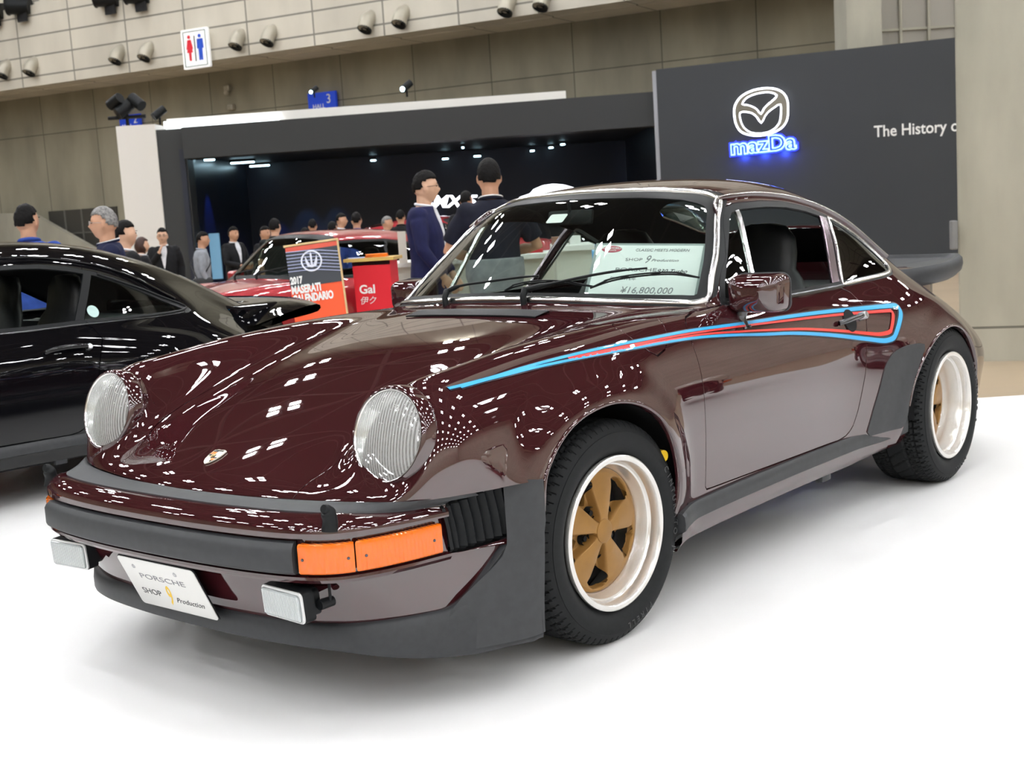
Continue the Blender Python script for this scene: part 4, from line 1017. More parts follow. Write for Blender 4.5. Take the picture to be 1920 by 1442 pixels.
b.add(V, F); tl = b.build('rear_spoiler', M['trimplastic'], car, 40)
b = MB(); V = []; F = []
for x, hw_, zt, zb_ in ((-2.45,.40,.90,.78),(-2.60,.46,.865,.70),(-2.80,.50,.835,.62),(-3.0,.50,.830,.55),(-3.12,.47,.835,.62)):
    V += [(x, -hw_, zb_), (x, -hw_, zt-.02), (x, -hw_+.03, zt), (x, hw_-.03, zt), (x, hw_, zt-.02), (x, hw_, zb_)]
for i in range(4):
    for j in range(5): F.append((i*6+j, i*6+j+1, i*6+j+7, i*6+j+6))
F += [tuple(range(6))[::-1], tuple(range(24, 30))]
b.add(V, F); b.build('engine_lid', P, car, 40)
b = MB(); b.box((-3.20, 0, .42), (.12, 1.20, .17), bev=.04, seg=3); b.build('rear_bumper', P, car, 40)
# ---- door mirrors
for s in (1, -1):
    mr = bpy.data.objects.new('door_mirror', None); COL.objects.link(mr); mr.parent = car; mr.location = (-.840 if s > 0 else -.875, .797*s if s > 0 else -.762, .903)
    mr.rotation_euler = (0, 0, R(4*s))
    V = []; F = []
    secs = [(-.042, 1.0, 1.0), (-.036, 1.0, 1.0), (.0, .98, .97), (.03, .93, .91), (.05, .82, .80), (.062, .60, .58), (.066, .30, .30)]
    base = [(y, z) for y, z in rrect(.190, .124, .030, 6)]
    base = [(y*(1 if z > 0 else .97), z) for y, z in base]
    for x, a, c_ in secs:
        for y, z in base: V.append((x, y*a, z*c_))
    nb_ = len(base)
    for i in range(len(secs)-1):
        for j in range(nb_): F.append((i*nb_+j, i*nb_+(j+1) % nb_, (i+1)*nb_+(j+1) % nb_, (i+1)*nb_+j))
    F.append(tuple((len(secs)-1)*nb_+j for j in range(nb_)))
    b = MB(); b.add(V, F); b.build('mirror_housing', P, mr, 50)
    b = MB(); T = frame((-.046, 0, 0), (-1, 0, 0), (0, 1, 0)); b.prism(rrect(.194, .129, .032), .008, T @ Matrix.Translation((0, 0, -.006)), .002); b.build('mirror_seal', M['rubber'], mr, 40)
    b = MB(); b.prism(rrect(.176, .110, .026), .003, T @ Matrix.Translation((0, 0, .002))); b.build('mirror_glass', M['chrome'], mr, 40)
    b = MB(); b.tube(spl([(0, -.055*s, -.05), (.004, -.060*s, -.075), (.005, -.052*s, -.105), (.005, -.045*s, -.118)], 4), [.020]*5+[.018]*5+[.024]*3, 12); b.build('mirror_foot', M['darkchrome'], mr, 50)
# ---- door handles
for s in (1, -1):
    h, nn = body.side(-1.52, .742); nn = Vector((nn.x, nn.y*s, nn.z)); h = Vector((h.x, h.y*s, h.z)); T = frame(h, nn, (-1, 0, 0)) @ Matrix.Scale(1.12, 4)
    dh = bpy.data.objects.new('door_handle', None); COL.objects.link(dh); dh.parent = car; dh.matrix_local = T
    b = MB(); b.lathe([(0,.0045),(.034,.0035),(.0345,.001),(.0345,-.003)], 36, Matrix.Diagonal((1.0, 1.1, 1, 1))); b.build('handle_recess', M['dark'], dh, 40)
    sgn = 1 if (T.to_3x3() @ Vector((0, 1, 0))).z > 0 else -1
    b = MB(); b.tube(spl([(-.075, 0, .006), (-.055, 0, .020), (-.02, .002*sgn, .026), (.03, .004*sgn, .026), (.062, .005*sgn, .016), (.075, .005*sgn, .006)], 5), [.009]+[.0085]*24+[.010], 10); b.build('handle_grip', M['darkchrome'], dh, 50)
    b = MB(); b.lathe([(0,.030),(.010,.030),(.013,.026),(.0135,.002)], 20, Matrix.Translation((.066, .004*sgn, 0))); b.build('lock_button', M['steel'], dh, 50)
# ---- interior
it = M['leather']
b = MB(); b.box((-.80, 0, .79), (.32, 1.26, .16), bev=.03); b.box((-.66, 0, .85), (.22, 1.24, .05), bev=.02); b.build('dashboard', it, car, 40)
for s in (1, -1):
    st_ = bpy.data.objects.new('front_seat', None); COL.objects.link(st_); st_.parent = car; st_.location = (-1.45, .33*s, 0)
    b = MB(); b.box((.12, 0, .40), (.50, .48, .14), bev=.05, seg=3); b.build('seat_cushion', it, st_, 40)
    b = MB(); V = []; F = []
    prof_ = [(.44,.235,0),(.60,.25,.02),(.78,.235,.05),(.88,.19,.07),(.92,.15,.08),(.98,.155,.085),(1.04,.145,.09),(1.085,.10,.095),(1.10,.04,.095)]
    for z, w_, dx in prof_:
        for q in range(12):
            a = 2*math.pi*q/12; V.append((-.12-dx*1.9+.065*math.sin(a)*(1 if z < .95 else .8), w_*math.copysign(abs(math.cos(a))**.6, math.cos(a)), z))
    for i in range(len(prof_)-1):
        for q in range(12): F.append((i*12+q, i*12+(q+1) % 12, i*12+12+(q+1) % 12, i*12+12+q))
    F.append(tuple((len(prof_)-1)*12+q for q in range(12))); b.add(V, F); b.build('seat_backrest', it, st_, 60)
b = MB(); b.box((-2.0, 0, .62), (.12, 1.15, .42), (0, R(-15), 0), bev=.04); b.box((-2.2, 0, .80), (.5, 1.15, .04)); b.build('rear_seats', it, car, 40)
b = MB()
T = frame((-1.02, .36, .80), (-.9, 0, .42), (0, 1, 0)); b.tube([T @ Vector((.19*math.cos(a*math.pi/16), .19*math.sin(a*math.pi/16), 0)) for a in range(32)], .012, 8, closed=True)
b.tube([T @ Vector((-.18, 0, 0)), T @ Vector((0, 0, -.02)), T @ Vector((.18, 0, 0))], .013, 8); b.tube([T @ Vector((0, 0, -.02)), T @ Vector((0, -.18, 0))], .012, 8); b.lathe([(0,.01),(.05,.008),(.055,-.02)], 20, T); b.build('steering_wheel', it, car, 50)
b = MB(); b.box((-.93, 0, 1.175), (.018, .20, .055), (0, R(-12), 0), bev=.01); b.tube([(-.93, 0, 1.19), (-.92, 0, 1.24)], .006, 6); b.build('rear_view_mirror', M['trim'], car, 40)
h, nn = body.front(0, 1.185); T = frame(h-nn*.012+Vector((0, -.01, 0)), nn, (0, 1, 0)); b = MB(); b.prism(rrect(.075, .05, .008), .001, T); b.build('inspection_sticker', M['paper'], car)
for s in (1, -1):
    b = MB(); b.box((-1.05, .715*s, .60), (1.1, .03, .46), bev=.01); b.build('door_card', it, car, 40)
# ------------------------------------------------------------------ neighbouring cars sharing the same basic body
SHARED = ('sill_strip', 'rocker_panel', 'jacking_point', 'wheel', 'wheel_house', 'floor_pan', 'drip_rail', 'drip_rail_trim', 'arch_lip', 'front_bumper', 'front_valance', 'chin_spoiler', 'corner_guard', 'bumper_bellows', 'bumper_filler_strip', 'headlight', 'turn_signal', 'rear_bumper', 'engine_lid', 'door_mirror', 'door_handle', 'dashboard', 'front_seat', 'rear_seats', 'steering_wheel', 'door_card', 'windscreen_trim', 'windscreen_wiper', 'rear_view_mirror', 'air_grille', 'rear_spoiler')
def sub_copy(o, parent, paint):
    c = o.copy(); COL.objects.link(c); c.parent = parent; c.matrix_parent_inverse = o.matrix_parent_inverse.copy()
    for sl in c.material_slots:
        if sl.material == M['maroon'] or (sl.material and sl.material.name == 'maroon_paint'): sl.link = 'OBJECT'; sl.material = paint
    for ch in list(o.children): sub_copy(ch, c, paint)
    return c
def sister(root, paint, names, wo=None, over=None):
    global WO
    keep = WO
    if wo: WO = wo
    ws, win, rw, out = make_shell(body, root, paint, flap=False)
    window_parts(ws, win, rw, root, M['trim'], M['trim'], (False, True))
    WO = keep
    for ch in list(car.children):
        if ch.name.split('.')[0] in names: sub_copy(ch, root, paint)
    return root
bc = empty('sports_car', (.754, -3.463, 0), -.073); tag(bc, 'glossy black sports coupe parked at the left edge beyond the maroon one', 'car')
bc.scale = (.865, 1.0, .937)
WO2 = [(-.775,.872),(-.805,.905),(-.845,.950),(-.94,1.045),(-1.01,1.117),(-1.045,1.150),(-1.08,1.170),(-1.14,1.180),(-1.30,1.180),(-1.45,1.172),(-1.60,1.150),(-1.75,1.115),(-1.88,1.070),(-2.0,1.018),(-2.12,.962),(-2.22,.915),(-2.30,.885),(-2.33,.868),(-2.30,.852),(-2.2,.850),(-2.0,.852),(-1.6,.858),(-1.2,.858),(-.9,.864)]
# the tail of this body is lower: no bright trims, dark wheels
sister(bc, M['black_paint'], [n for n in SHARED if n not in ('door_handle', 'windscreen_trim', 'rear_spoiler', 'drip_rail_trim', 'stone_guard')], WO2)
for s in (1, -1):
    p, n = side_curve(body, [(-1.605,.864),(-1.8,.862),(-2.0,.862),(-2.2,.866),(-2.29,.878),(-2.26,.902),(-2.17,.938),(-2.03,1.0),(-1.88,1.058),(-1.775,1.098)], s, 6)
    sweep(p, n, [(-.006,-.002),(-.005,.005),(0,.007),(.005,.005),(.006,-.002)], 'quarter_window_trim', M['trim'], bc, False, 60)
    p, n = side_curve(body, [(-.85,.862),(-1.2,.855),(-1.6,.856),(-2.0,.852),(-2.25,.856)], s, 6)
    sweep(p, n, [(-.004,-.001),(-.003,.004),(.003,.004),(.004,-.001)], 'belt_trim', M['darkchrome'], bc, False, 60)
    h, nn = body.side(-1.44, .742); nn = Vector((nn.x, nn.y*s, nn.z)); h = Vector((h.x, h.y*s, h.z)); T = frame(h, nn, (-1, 0, 0)); sgn = 1 if (T.to_3x3() @ Vector((0, 1, 0))).z > 0 else -1
    dh = bpy.data.objects.new('door_handle', None); COL.objects.link(dh); dh.parent = bc; dh.matrix_local = T
    b = MB(); b.tube(spl([(-.125, 0, .004), (-.09, .008*sgn, .026), (0, .010*sgn, .032), (.08, .006*sgn, .030), (.115, 0, .012)], 5), [.010]+[.013]*19+[.012], 10); b.build('handle_grip', M['black_paint'], dh, 50)
    b = MB(); b.lathe([(0,.032),(.012,.031),(.016,.024),(.017,.004)], 20, Matrix.Translation((.118, 0, 0))); b.build('handle_lock', M['steel'], dh, 50)
# round sticker in its quarter window
h, nn = body.side(-1.665, .915); T = frame(h+nn*.0, nn, (-1, 0, 0)); b = MB(); b.lathe([(0,.0015),(.033,.0015),(.034,0)], 28, T); b.build('window_sticker', mat('sticker_pale', (.45, .62, .60), .5), bc, 40)
# duck tail spoiler
b = MB(); V = []; F = []
secd = [(-2.78,.70,.0,.80),(-2.9,.70,.035,.80),(-3.05,.70,.080,.78),(-3.20,.69,.112,.76),(-3.30,.67,.118,.74),(-3.345,.65,.104,.73),(-3.36,.64,.075,.70),(-3.345,.63,.045,.68),(-3.28,.63,.028,.68),(-3.1,.64,.005,.66),(-2.95,.66,-.03,.66)]
for x, hw_, dz, zb_ in secd:
    for q in range(15):
        y = -hw_+2*hw_*q/14; e = abs(y)/hw_; V.append((x-.06*(1-e*e)+.06, y, .735+dz*(1-.35*e**4)))
for i in range(len(secd)-1):
    for q in range(14): F.append((i*15+q, i*15+q+1, i*15+16+q, i*15+15+q))
b.add(V, F); o = b.build('duck_tail', M['black_paint'], bc, 60)
# ivory classic, outside the picture but mirrored in the maroon door
ic = empty('classic_car', (-4.9, 4.5, 0), math.pi); tag(ic, 'ivory classic coupe standing opposite the maroon one, seen only as a reflection in its door', 'car')
sister(ic, M['ivory_paint'], [n for n in SHARED if n not in ('rear_spoiler', 'wheel')])
icw = MB()
icw.lathe([(.0,-.02),(.055,-.024),(.075,-.05),(.085,-.056),(.14,-.045),(.15,-.062),(.170,-.066),(.185,-.03),(.205,-.014),(.2165,-.012),(.2185,-.004),(.214,.001),(.204,.0)], 48)
cw = MB(); cw.lathe([(0,.0),(.03,-.002),(.065,-.014),(.085,-.034),(.09,-.048)], 40)
for nm, y, sg in ((0, .80, 1), (1, -.80, -1), (2, .86, 1), (3, -.86, -1)):
    w = bpy.data.objects.new('wheel', None); COL.objects.link(w); w.parent = ic; w.matrix_local = Matrix.Translation((0 if nm < 2 else -2.272, y, .316)) @ Matrix.Rotation(R(-90*sg), 4, 'X')
    if nm == 0: rimo = icw.build('rim', mat('steel_wheel', (.35, .35, .36), .35, .5), w, 30); capo = cw.build('hub_cap', M['chrome'], w, 40)
    else:
        for q in (rimo, capo): c = q.copy(); COL.objects.link(c); c.parent = w
    tq = [c for c in w1.children if c.name.startswith('tyre')][0].copy(); COL.objects.link(tq); tq.parent = w
# ------------------------------------------------------------------ far wall: concrete with a projecting beige parapet
# frame of the far wall: origin at its left end, X along it
WA, WB = Vector((-17.5, 33.4, 0)), Vector((4.63, 21.0, 0))
wdir = (WB-WA).normalized(); wrot = math.atan2(wdir.y, wdir.x)
WM = HM @ Matrix.Translation((-24.5, 46.76, -.4916)) @ Matrix.Rotation(wrot, 4, 'Z') @ Matrix.Scale(1.4, 4)        # X right along the wall, Y away from us
def wobj(name, mb, m, parent=None, smooth=None, kind='structure'):
    o = mb.build(name, m, parent, smooth)
    if not parent: o.matrix_world = WM
    if kind: o['kind'] = kind
    return o
b = MB(); b.box((14, 1.6, 8), (36, .4, 17)); wobj('wall_far', b, M['concrete'])
b = MB(); b.box((9.5, .45, 4.52+.86), (38, .9, 1.72)); b.box((9.5, 1.1, 4.56), (38, 1.1, .12)); par = wobj('trim_1', b, M['panel'])
b = MB(); b.box((9.5, .80, 6.9), (38, .5, 2.4)); wobj('trim_2', b, M['panel'])
def on_wall(px_s, px_d, z, y=0):
    """nearest wall abscissa for a hall (s, d) sight line from the camera"""
    # intersect ray (0,0)->(px_s,px_d) with plane Y=y of the wall frame
    n = Vector((-wdir.y, wdir.x)); p0 = Vector((WA.x, WA.y))+n*y; r = Vector((px_s, px_d)); t = p0.dot(n)/r.dot(n); q = r*t; return (q-Vector((WA.x, WA.y))).dot(Vector((wdir.x, wdir.y))), t
# round air nozzles in the parapet, in pairs
M['nozzle'] = mat('nozzle_grey', (.40, .37, .30), .4, .3)
noz = None
NOZ = [(-11.70,4.98),(-11.18,4.98),(-9.1,4.98),(-8.42,4.98),(-6.33,4.98),(-5.6,4.98),(-3.32,4.98),(-2.5,4.98),(-.06,4.98),(.72,4.98)]
noz_px = [(14,137),(65,132),(226,110),(280,104),(451,82),(510,75),(693,50),(757,40),(955,18),(1021,8)]
def sight(px, py):
    d = _f*2419.23+_r2*(px-960)+_u2*(721-py); s, dd, z = d.dot(HS), d.dot(HD), d.z
    return s/dd, z/dd
for i, (px, py) in enumerate(noz_px):
    sl, zl = sight(px, py); x, t = on_wall(sl, 1, 0, 0); z = CAM_LOC.z+zl*t
    if noz is None:
        noz = bpy.data.objects.new('air_nozzle', None); COL.objects.link(noz)
        b = MB(); b.tube(spl([(.04, .20, .22), (.03, .04, .19), (.01, -.10, .08), (0, -.17, -.06)], 4), [.07]*1+[.10]*2+[.125]*3+[.14]*7, 20); b.build('nozzle_body', M['nozzle'], noz, 50)
        b = MB(); b.lathe([(.0,-.03),(.05,-.02),(.055,.012),(.07,.012),(.08,-.01),(.13,-.005),(.142,.012),(.155,.012),(.155,-.02)], 24, frame((0, -.175, -.068), (-.03, -.16, -.25)) @ Matrix.Scale(.90, 4)); b.build('nozzle_mouth', M['trim'], noz, 50)
        N_ = noz
    else: N_ = copy_tree(noz)
    N_.matrix_world = WM @ Matrix.Translation((x, 0, z))
    side = 'left' if i % 2 == 0 else 'right'; nth = ('first', 'second', 'third', 'fourth', 'fifth')[i//2]
    tag(N_, 'round grey air nozzle on beige parapet, %s one of the %s pair from the left' % (side, nth), 'air nozzle', 'air nozzles along the beige parapet')
# big black theatre-like fans on the ledge at the top left
for k, (px, py, w_) in enumerate(((14, 24, 1), (64, 15, 1), (228, 0, 1), (285, -6, 1))):
    sl, zl = sight(px, py); x, t = on_wall(sl, 1, 0, .3); z = CAM_LOC.z+zl*t
    f = bpy.data.objects.new('floodlight', None); COL.objects.link(f)
    b = MB(); b.tube([(-.22, -.1, .02), (.22, .1, -.02)], [.19, .17], 18); b.build('lamp_body', M['trim'], f, 40)
    b = MB(); b.tube([(-.25, -.115, .02), (-.23, -.105, .02)], .205, 18); b.build('lamp_hood', M['dark'], f, 40)
    b = MB(); b.box((.05, 0, -.2), (.28, .05, .28)); b.build('lamp_yoke', M['darksteel'], f)
    f.matrix_world = WM @ Matrix.Translation((x, -.1, z))
    tag(f, ['black floodlight at the far left end of the beige ledge', 'black floodlight second from the left on the beige ledge', 'black floodlight above the left nozzles, cut by the top edge', 'black floodlight right of the one cut by the top edge'][k], 'floodlight', 'floodlights on the ledge')
b = MB()
sl, zl = sight(98, 14); x, t = on_wall(sl, 1, 0, .2); b.box((x, .25, CAM_LOC.z+zl*t), (.42, .4, .42)); o = wobj('junction_box', b, M['panel'], kind=None); tag(o, 'beige metal box beside the floodlights on the ledge', 'box')
# toilets sign hanging on the parapet
sl, zl = sight(368, 91); x, t = on_wall(sl, 1, 0, -.15); z = CAM_LOC.z+zl*t
sg = bpy.data.objects.new('toilet_sign', None); COL.objects.link(sg); sg.matrix_world = WM @ Matrix.Translation((x, -.18, z)); tag(sg, 'white restroom sign with a red woman and a blue man', 'sign')
SX = Matrix.Rotation(R(90), 4, 'X')       # local XY -> wall plane facing -Y
b = MB(); b.prism(rrect(.70, .78, .03), -.06, SX); b.build('sign_panel', mat('sign_white', (.85, .85, .84), .4, emit=(1, 1, 1), es=.25), sg)
b = MB()
for A_, B_ in (((-.29,.34),(.29,.34)),((.29,.34),(.29,-.34)),((.29,-.34),(-.29,-.34)),((-.29,-.34),(-.29,.34))):
    b.tube([(A_[0], -.005, A_[1]), (B_[0], -.005, B_[1])], .007, 4)
b.build('sign_border', mat('sign_green', (.03, .10, .09), .5), sg)
b = MB(); b.box((0, -.006, 0), (.02, .01, .50)); b.build('sign_divider', M['ink'], sg)
def figure(mb, x, w):
    mb.lathe([(0,.0),(.036,.0),(.036,.012),(0,.012)], 20, Matrix.Translation((x, -.004, .235)) @ Matrix.Rotation(R(90), 4, 'X'))
    if w: P_ = [(-.045,.18),(.045,.18),(.085,.0),(.065,-.005),(.04,.09),(.075,-.07),(.03,-.07),(.025,-.23),(-.025,-.23),(-.03,-.07),(-.075,-.07),(-.04,.09),(-.065,-.005),(-.085,0)]
    else: P_ = [(-.075,.18),(.075,.18),(.085,-.01),(.06,-.01),(.05,.12),(.05,-.24),(.007,-.24),(0,-.04),(-.007,-.24),(-.05,-.24),(-.05,.12),(-.06,-.01),(-.085,-.01)]
    mb.prism(P_, .01, Matrix.Translation((x, .0, 0)) @ SX)
b = MB(); figure(b, -.14, True); b.build('woman_figure', mat('sign_red', (.75, .02, .04), .5), sg)
b = MB(); figure(b, .14, False); b.build('man_figure', mat('sign_blue', (.02, .09, .60), .5), sg)
# blue gate number signs and small fittings on the concrete wall
M['bluesign'] = mat('sign_blue_panel', (.015, .05, .42), .4, emit=(.01, .05, .5), es=.35)
for px, py, w_, h_, t_, lab in ((605, 190, .70, .36, '3', 'blue hall number sign with white 3 above the booth roof'), (245, 228, .62, .30, '2', 'blue hall number sign partly hidden at the booth corner')):
    sl, zl = sight(px, py); x, t = on_wall(sl, 1, 0, 1.3); z = CAM_LOC.z+zl*t
    g = bpy.data.objects.new('number_sign', None); COL.objects.link(g); g.matrix_world = WM @ Matrix.Translation((x, 1.3, z)); tag(g, lab, 'sign')
    b = MB(); b.box((0, 0, 0), (w_, .06, h_)); b.build('sign_panel', M['bluesign'], g)
    text_obj('sign_numeral', t_, .26, Matrix.Translation((.18, -.035, .03)) @ SX, M['lampwhite'] if 'lampwhite' in M else M['white'], g, .004)
    text_obj('sign_lettering', 'HALL', .13, Matrix.Translation((-.08, -.035, -.10)) @ SX, M['white'], g, .004)
for px, py, nm, lab in ((425, 165, 'security_camera', 'small white camera on the concrete wall above the booth'), (432, 201, 'wall_socket', 'small socket box on the concrete wall above the booth')):
    sl, zl = sight(px, py); x, t = on_wall(sl, 1, 0, 1.3); z = CAM_LOC.z+zl*t; b = MB(); b.box((x, 1.33, z), (.14, .12, .12), bev=.02)
    if nm == 'security_camera': b.sphere((x, 1.28, z-.09), .06, 12)
    else: b.box((x-.03, 1.26, z), (.03, .02, .05)); b.box((x+.03, 1.26, z), (.03, .02, .05))
    o = wobj(nm, b, M['nozzle'], kind=None); tag(o, lab, 'fitting')
# dark tiled window low on the wall at the left
gl = [(95, 372+20), (215, 385), (222, 470), (95, 470)]
sl0, _ = sight(93, 420); x0, t0 = on_wall(sl0, 1, 0, 1.35); sl1, zl1 = sight(217, 387); x1, t1 = on_wall(sl1, 1, 0, 1.35)
zt = CAM_LOC.z+zl1*t1
b = MB(); b.box(((x0+x1)/2, 1.38, (zt-.9)/2+.0), (x1-x0, .06, zt+.9)); o = wobj('window_1', b, mat('dark_glass_tiles', (.055, .052, .045), .35))
b = MB()
for k in range(1, 4): xx = x0+(x1-x0)*k/4; b.box((xx, 1.34, (zt-.9)/2), (.03, .03, zt+.9))
for k in range(4): b.box(((x0+x1)/2, 1.34, zt-.55*(k+1)), (x1-x0, .03, .03))
o2 = b.build('window_frame', mat('frame_grey', (.14, .135, .12), .5), o)
# stair balustrade in front of it
b = MB(); b.prism([(x0-3, -.6), (x0-3, zt+.1), (x0-.2, zt-.02), (x1+.4, zt-1.35), (x1+.4, -.6)], -.15, Matrix.Translation((0, 1.0, 0)) @ SX); wobj('trim_3', b, M['concretepillar'])
# concrete pillars at the right
def sd_at(px, py, d): sl, zl = sight(px, py); return sl*d, CAM_LOC.z+zl*d
b = MB(); s_, _ = sd_at(1794, 300, 10.6); b.box((.95, .6, 8), (1.9, 1.2, 17), bev=.015, M4=Matrix.Translation((s_, 10.6, 0)) @ Matrix.Rotation(R(-20), 4, 'Z')); struct('pillar_1', b, M['concretepillar'])
b = MB(); s_, _ = sd_at(1585, 40, 22.5); b.box((s_+.32, 22.9, 8), (.60, .8, 17)); struct('pillar_2', b, M['concretepillar'])
b = MB(); s_, _ = sd_at(1648, 40, 23); b.box((s_+1.6, 23.6, 8), (3.2, .2, 17)); struct('wall_shutter', b, mat('grey_cladding', (.30, .28, .245), .6))
b = MB()
for k in range(3): b.tube([(s_+.52+.5*k, 23.47, 0), (s_+.52+.5*k, 23.47, 12)], .03, 6)
b.box((s_+1.5, 23.48, 5.05), (3, .04, .04)); b.box((s_+1.5, 23.48, 3.9), (3, .04, .04)); struct('trim_4', b, M['concretepillar'])
b = MB(); s_, z_ = sd_at(1790, 440, 10.62); b.box((s_-.03, 10.56, z_), (.05, .07, .235), bev=.01); o = hobj('cable_box', b, mat('grey_box', (.18, .18, .18), .5)); tag(o, 'grey ribbed cable box on the edge of the concrete pillar', 'box')

# ------------------------------------------------------------------ exhibition booth of the far stand
M['booth'] = mat('booth_charcoal', (.026, .028, .029), .55)
M['boothwall'] = noisy(mat('booth_wall_charcoal', (.034, .038, .043), .5), .6, .1)
M['boothin'] = mat('booth_interior', (.012, .016, .030), .3)
M['lightbox'] = mat('white_lightbox', (.66, .64, .60), .5, emit=(1, .97, .9), es=.12)
M['tube_light'] = mat('bright_tube', (1, 1, 1), .5, emit=(.9, .97, 1), es=2.6)
bo = bpy.data.objects.new('exhibition_booth', None); COL.objects.link(bo); bo.matrix_world = HM; tag(bo, 'large charcoal exhibition booth with an open dark stage behind the red cars', 'booth')
z0, zf = -.28, 3.09
b = MB(); b.box((-6.83, 25.6, (z0+3.2)/2), (.74, 1.2, 3.2-z0)); b.build('white_post', mat('booth_white', (.64, .62, .585), .5), bo)
b = MB(); b.box((-6.19, 25.3, (z0+zf)/2), (.54, .5, zf-z0)); b.build('side_post', M['booth'], bo)
b = MB(); b.add([(-5.92, 24.8, 2.505), (2.95, 23.3, 2.485), (2.95, 23.3, 3.08), (-5.92, 24.8, 3.09), (-5.92, 25.4, 2.505), (2.95, 23.9, 2.485), (2.95, 23.9, 3.08), (-5.92, 25.4, 3.09)], [(0, 1, 2, 3), (7, 6, 5, 4), (0, 4, 5, 1), (3, 2, 6, 7)]); b.build('fascia', M['booth'], bo)
b = MB(); b.add([(-6.45, 25.9, 3.0), (1.33, 24.3, 3.05), (1.33, 24.3, 3.275), (-6.45, 25.9, 3.35), (-6.45, 26.2, 3.0), (1.33, 24.6, 3.05), (1.33, 24.6, 3.275), (-6.45, 26.2, 3.35)], [(0, 1, 2, 3), (7, 6, 5, 4), (0, 4, 5, 1), (3, 2, 6, 7), (1, 5, 6, 2)]); b.build('roof_band', M['lightbox'], bo)
b = MB(); b.add([(-6.5, 25.85, 3.115), (-4.15, 25.36, 3.10), (-4.15, 25.36, 3.29), (-6.5, 25.85, 3.30)], [(0, 1, 2, 3)]); b.build('roof_light', M['tube_light'], bo)
b = MB(); b.box((-6.0, 28.0, 1.2), (.1, 6.0, 3.0)); b.build('inner_wall', M['boothin'], bo)
b = MB(); b.box((-1.0, 31.0, 1.2), (11.0, .1, 3.4)); b.build('inner_back_wall', mat('navy_backdrop', (.010, .016, .034), .4), bo)
b = MB(); b.add([(-6.0, 25.2, 2.60), (3.2, 23.8, 2.60), (3.2, 31, 2.60), (-6.0, 31, 2.60)], [(0, 1, 2, 3)]); b.build('stage_ceiling', mat('stage_ceiling_black', (.03, .03, .035), .5), bo)
b = MB(); b.box((3.05, 27.2, 1.2), (.1, 6.9, 3.0)); b.build('inner_wall', M['boothin'], bo)
M['stagelamp'] = mat('stage_lamp', (1, 1, 1), .5, emit=(.55, .85, 1), es=9)
for k, (px, py, w_) in enumerate(((455, 305, .5), (487, 311, .45), (700, 301, .12), (835, 298, .14), (895, 293, .16), (868, 277, .05), (998, 283, .10), (1033, 277, .10), (1055, 271, .10), (393, 300, .2))):
    sl, zl = sight(px, py); d = (2.52-CAM_LOC.z)/zl; d = min(max(d, 24.6), 30.5); s_, z_ = sl*d, CAM_LOC.z+zl*d
    sp = bpy.data.objects.new('stage_spotlight', None); COL.objects.link(sp); sp.matrix_world = HM @ Matrix.Translation((s_, d, z_)); 
    tag(sp, 'small bluish spotlight under the dark ceiling of the booth stage', 'spotlight', 'spotlights under the booth ceiling')
    b = MB(); b.box((0, 0, .012+.03), (w_+.04, .12, .05)); b.build('lamp_body', M['trim'], sp)
    b = MB(); b.box((0, -.02, 0), (w_, .09, .03), bev=.01); b.build('lamp_lens', M['stagelamp'], sp)
# blue wash down the left of the stage
for s_, zz, col, e in ((-5.35, 2.2, (.05, .15, 1), 120), (-4.6, 2.45, (.2, .5, .9), 90), (-3.9, 2.45, (.2, .55, .9), 80), (-1.6, 2.4, (.15, .3, .8), 40), (.5, 2.4, (.15, .3, .8), 40)):
    L = bpy.data.lights.new('stage_wash', 'SPOT'); L.energy = e; L.color = col; L.spot_size = R(38); L.spot_blend = .6; L.shadow_soft_size = .03
    lo = bpy.data.objects.new('stage_wash', L); COL.objects.link(lo); lo.matrix_world = HM @ Matrix.Translation((s_, 30.2, zz)) @ Matrix.Rotation(R(20), 4, 'X')
L = bpy.data.lights.new('stage_wash', 'SPOT'); L.energy = 140; L.color = (.05, .15, 1); L.spot_size = R(50); L.spot_blend = .7; L.shadow_soft_size = .03
lo = bpy.data.objects.new('stage_wash', L); COL.objects.link(lo); lo.matrix_world = HM @ Matrix.Translation((-5.4, 26.6, 2.4)) @ Matrix.Rotation(R(22), 4, 'Y')
# glass rail and info screen at the left of the stage
b = MB(); b.box((-5.70, 25.75, .62), (.20, .06, .9)); o = hobj('info_screen', b, mat('screen_glow', (.1, .2, .3), .3, emit=(.25, .55, .8), es=.35)); tag(o, 'pale blue lit info panel at the left of the dark stage', 'screen')
# lit car name and lit outline on the backdrop
M['neon'] = mat('white_neon', (1, 1, 1), .5, emit=(.86, .88, 1), es=5); M['bluehalo'] = mat('blue_halo_glow', (.0, .0, .3), .5, emit=(.02, .04, 1), es=5)
s_, z_ = sd_at(838, 379, 27); TT = HM @ Matrix.Translation((s_, 27, z_)) @ Matrix.Rotation(R(3), 4, 'Y') @ SX
g = empty('illuminated_name_sign'); tag(g, 'white glowing car name sign on the dark stage between two men', 'sign')
text_obj('sign_lettering', 'MX-5', .34, TT @ Matrix.Translation((.14, 0, 0)), M['neon'], g, .02, sx=1.15, shear=.25, bold=.008)
text_obj('sign_lettering', 'Roadster', .12, TT @ Matrix.Translation((-.42, -.05, 0)), M['neon'], g, .02, shear=.25, bold=.006)
g = empty('illuminated_outline'); tag(g, 'white glowing car outline on the dark stage just above the windscreen', 'sign')
pts = [sd_at(x, y, 27) for x, y in ((975, 373), (995, 366), (1002, 358), (1018, 351), (1038, 348), (1058, 350), (1075, 355))]
b = MB(); b.tube([(HM @ Vector((s, 27, z))) for s, z in pts], .035, 8); s2 = [sd_at(x, y, 27) for x, y in ((1003, 361), (1030, 355), (1058, 353))]; b.tube([(HM @ Vector((s, 27, z))) for s, z in s2], .05, 6); b.build('outline_tube', M['neon'], g, 50)
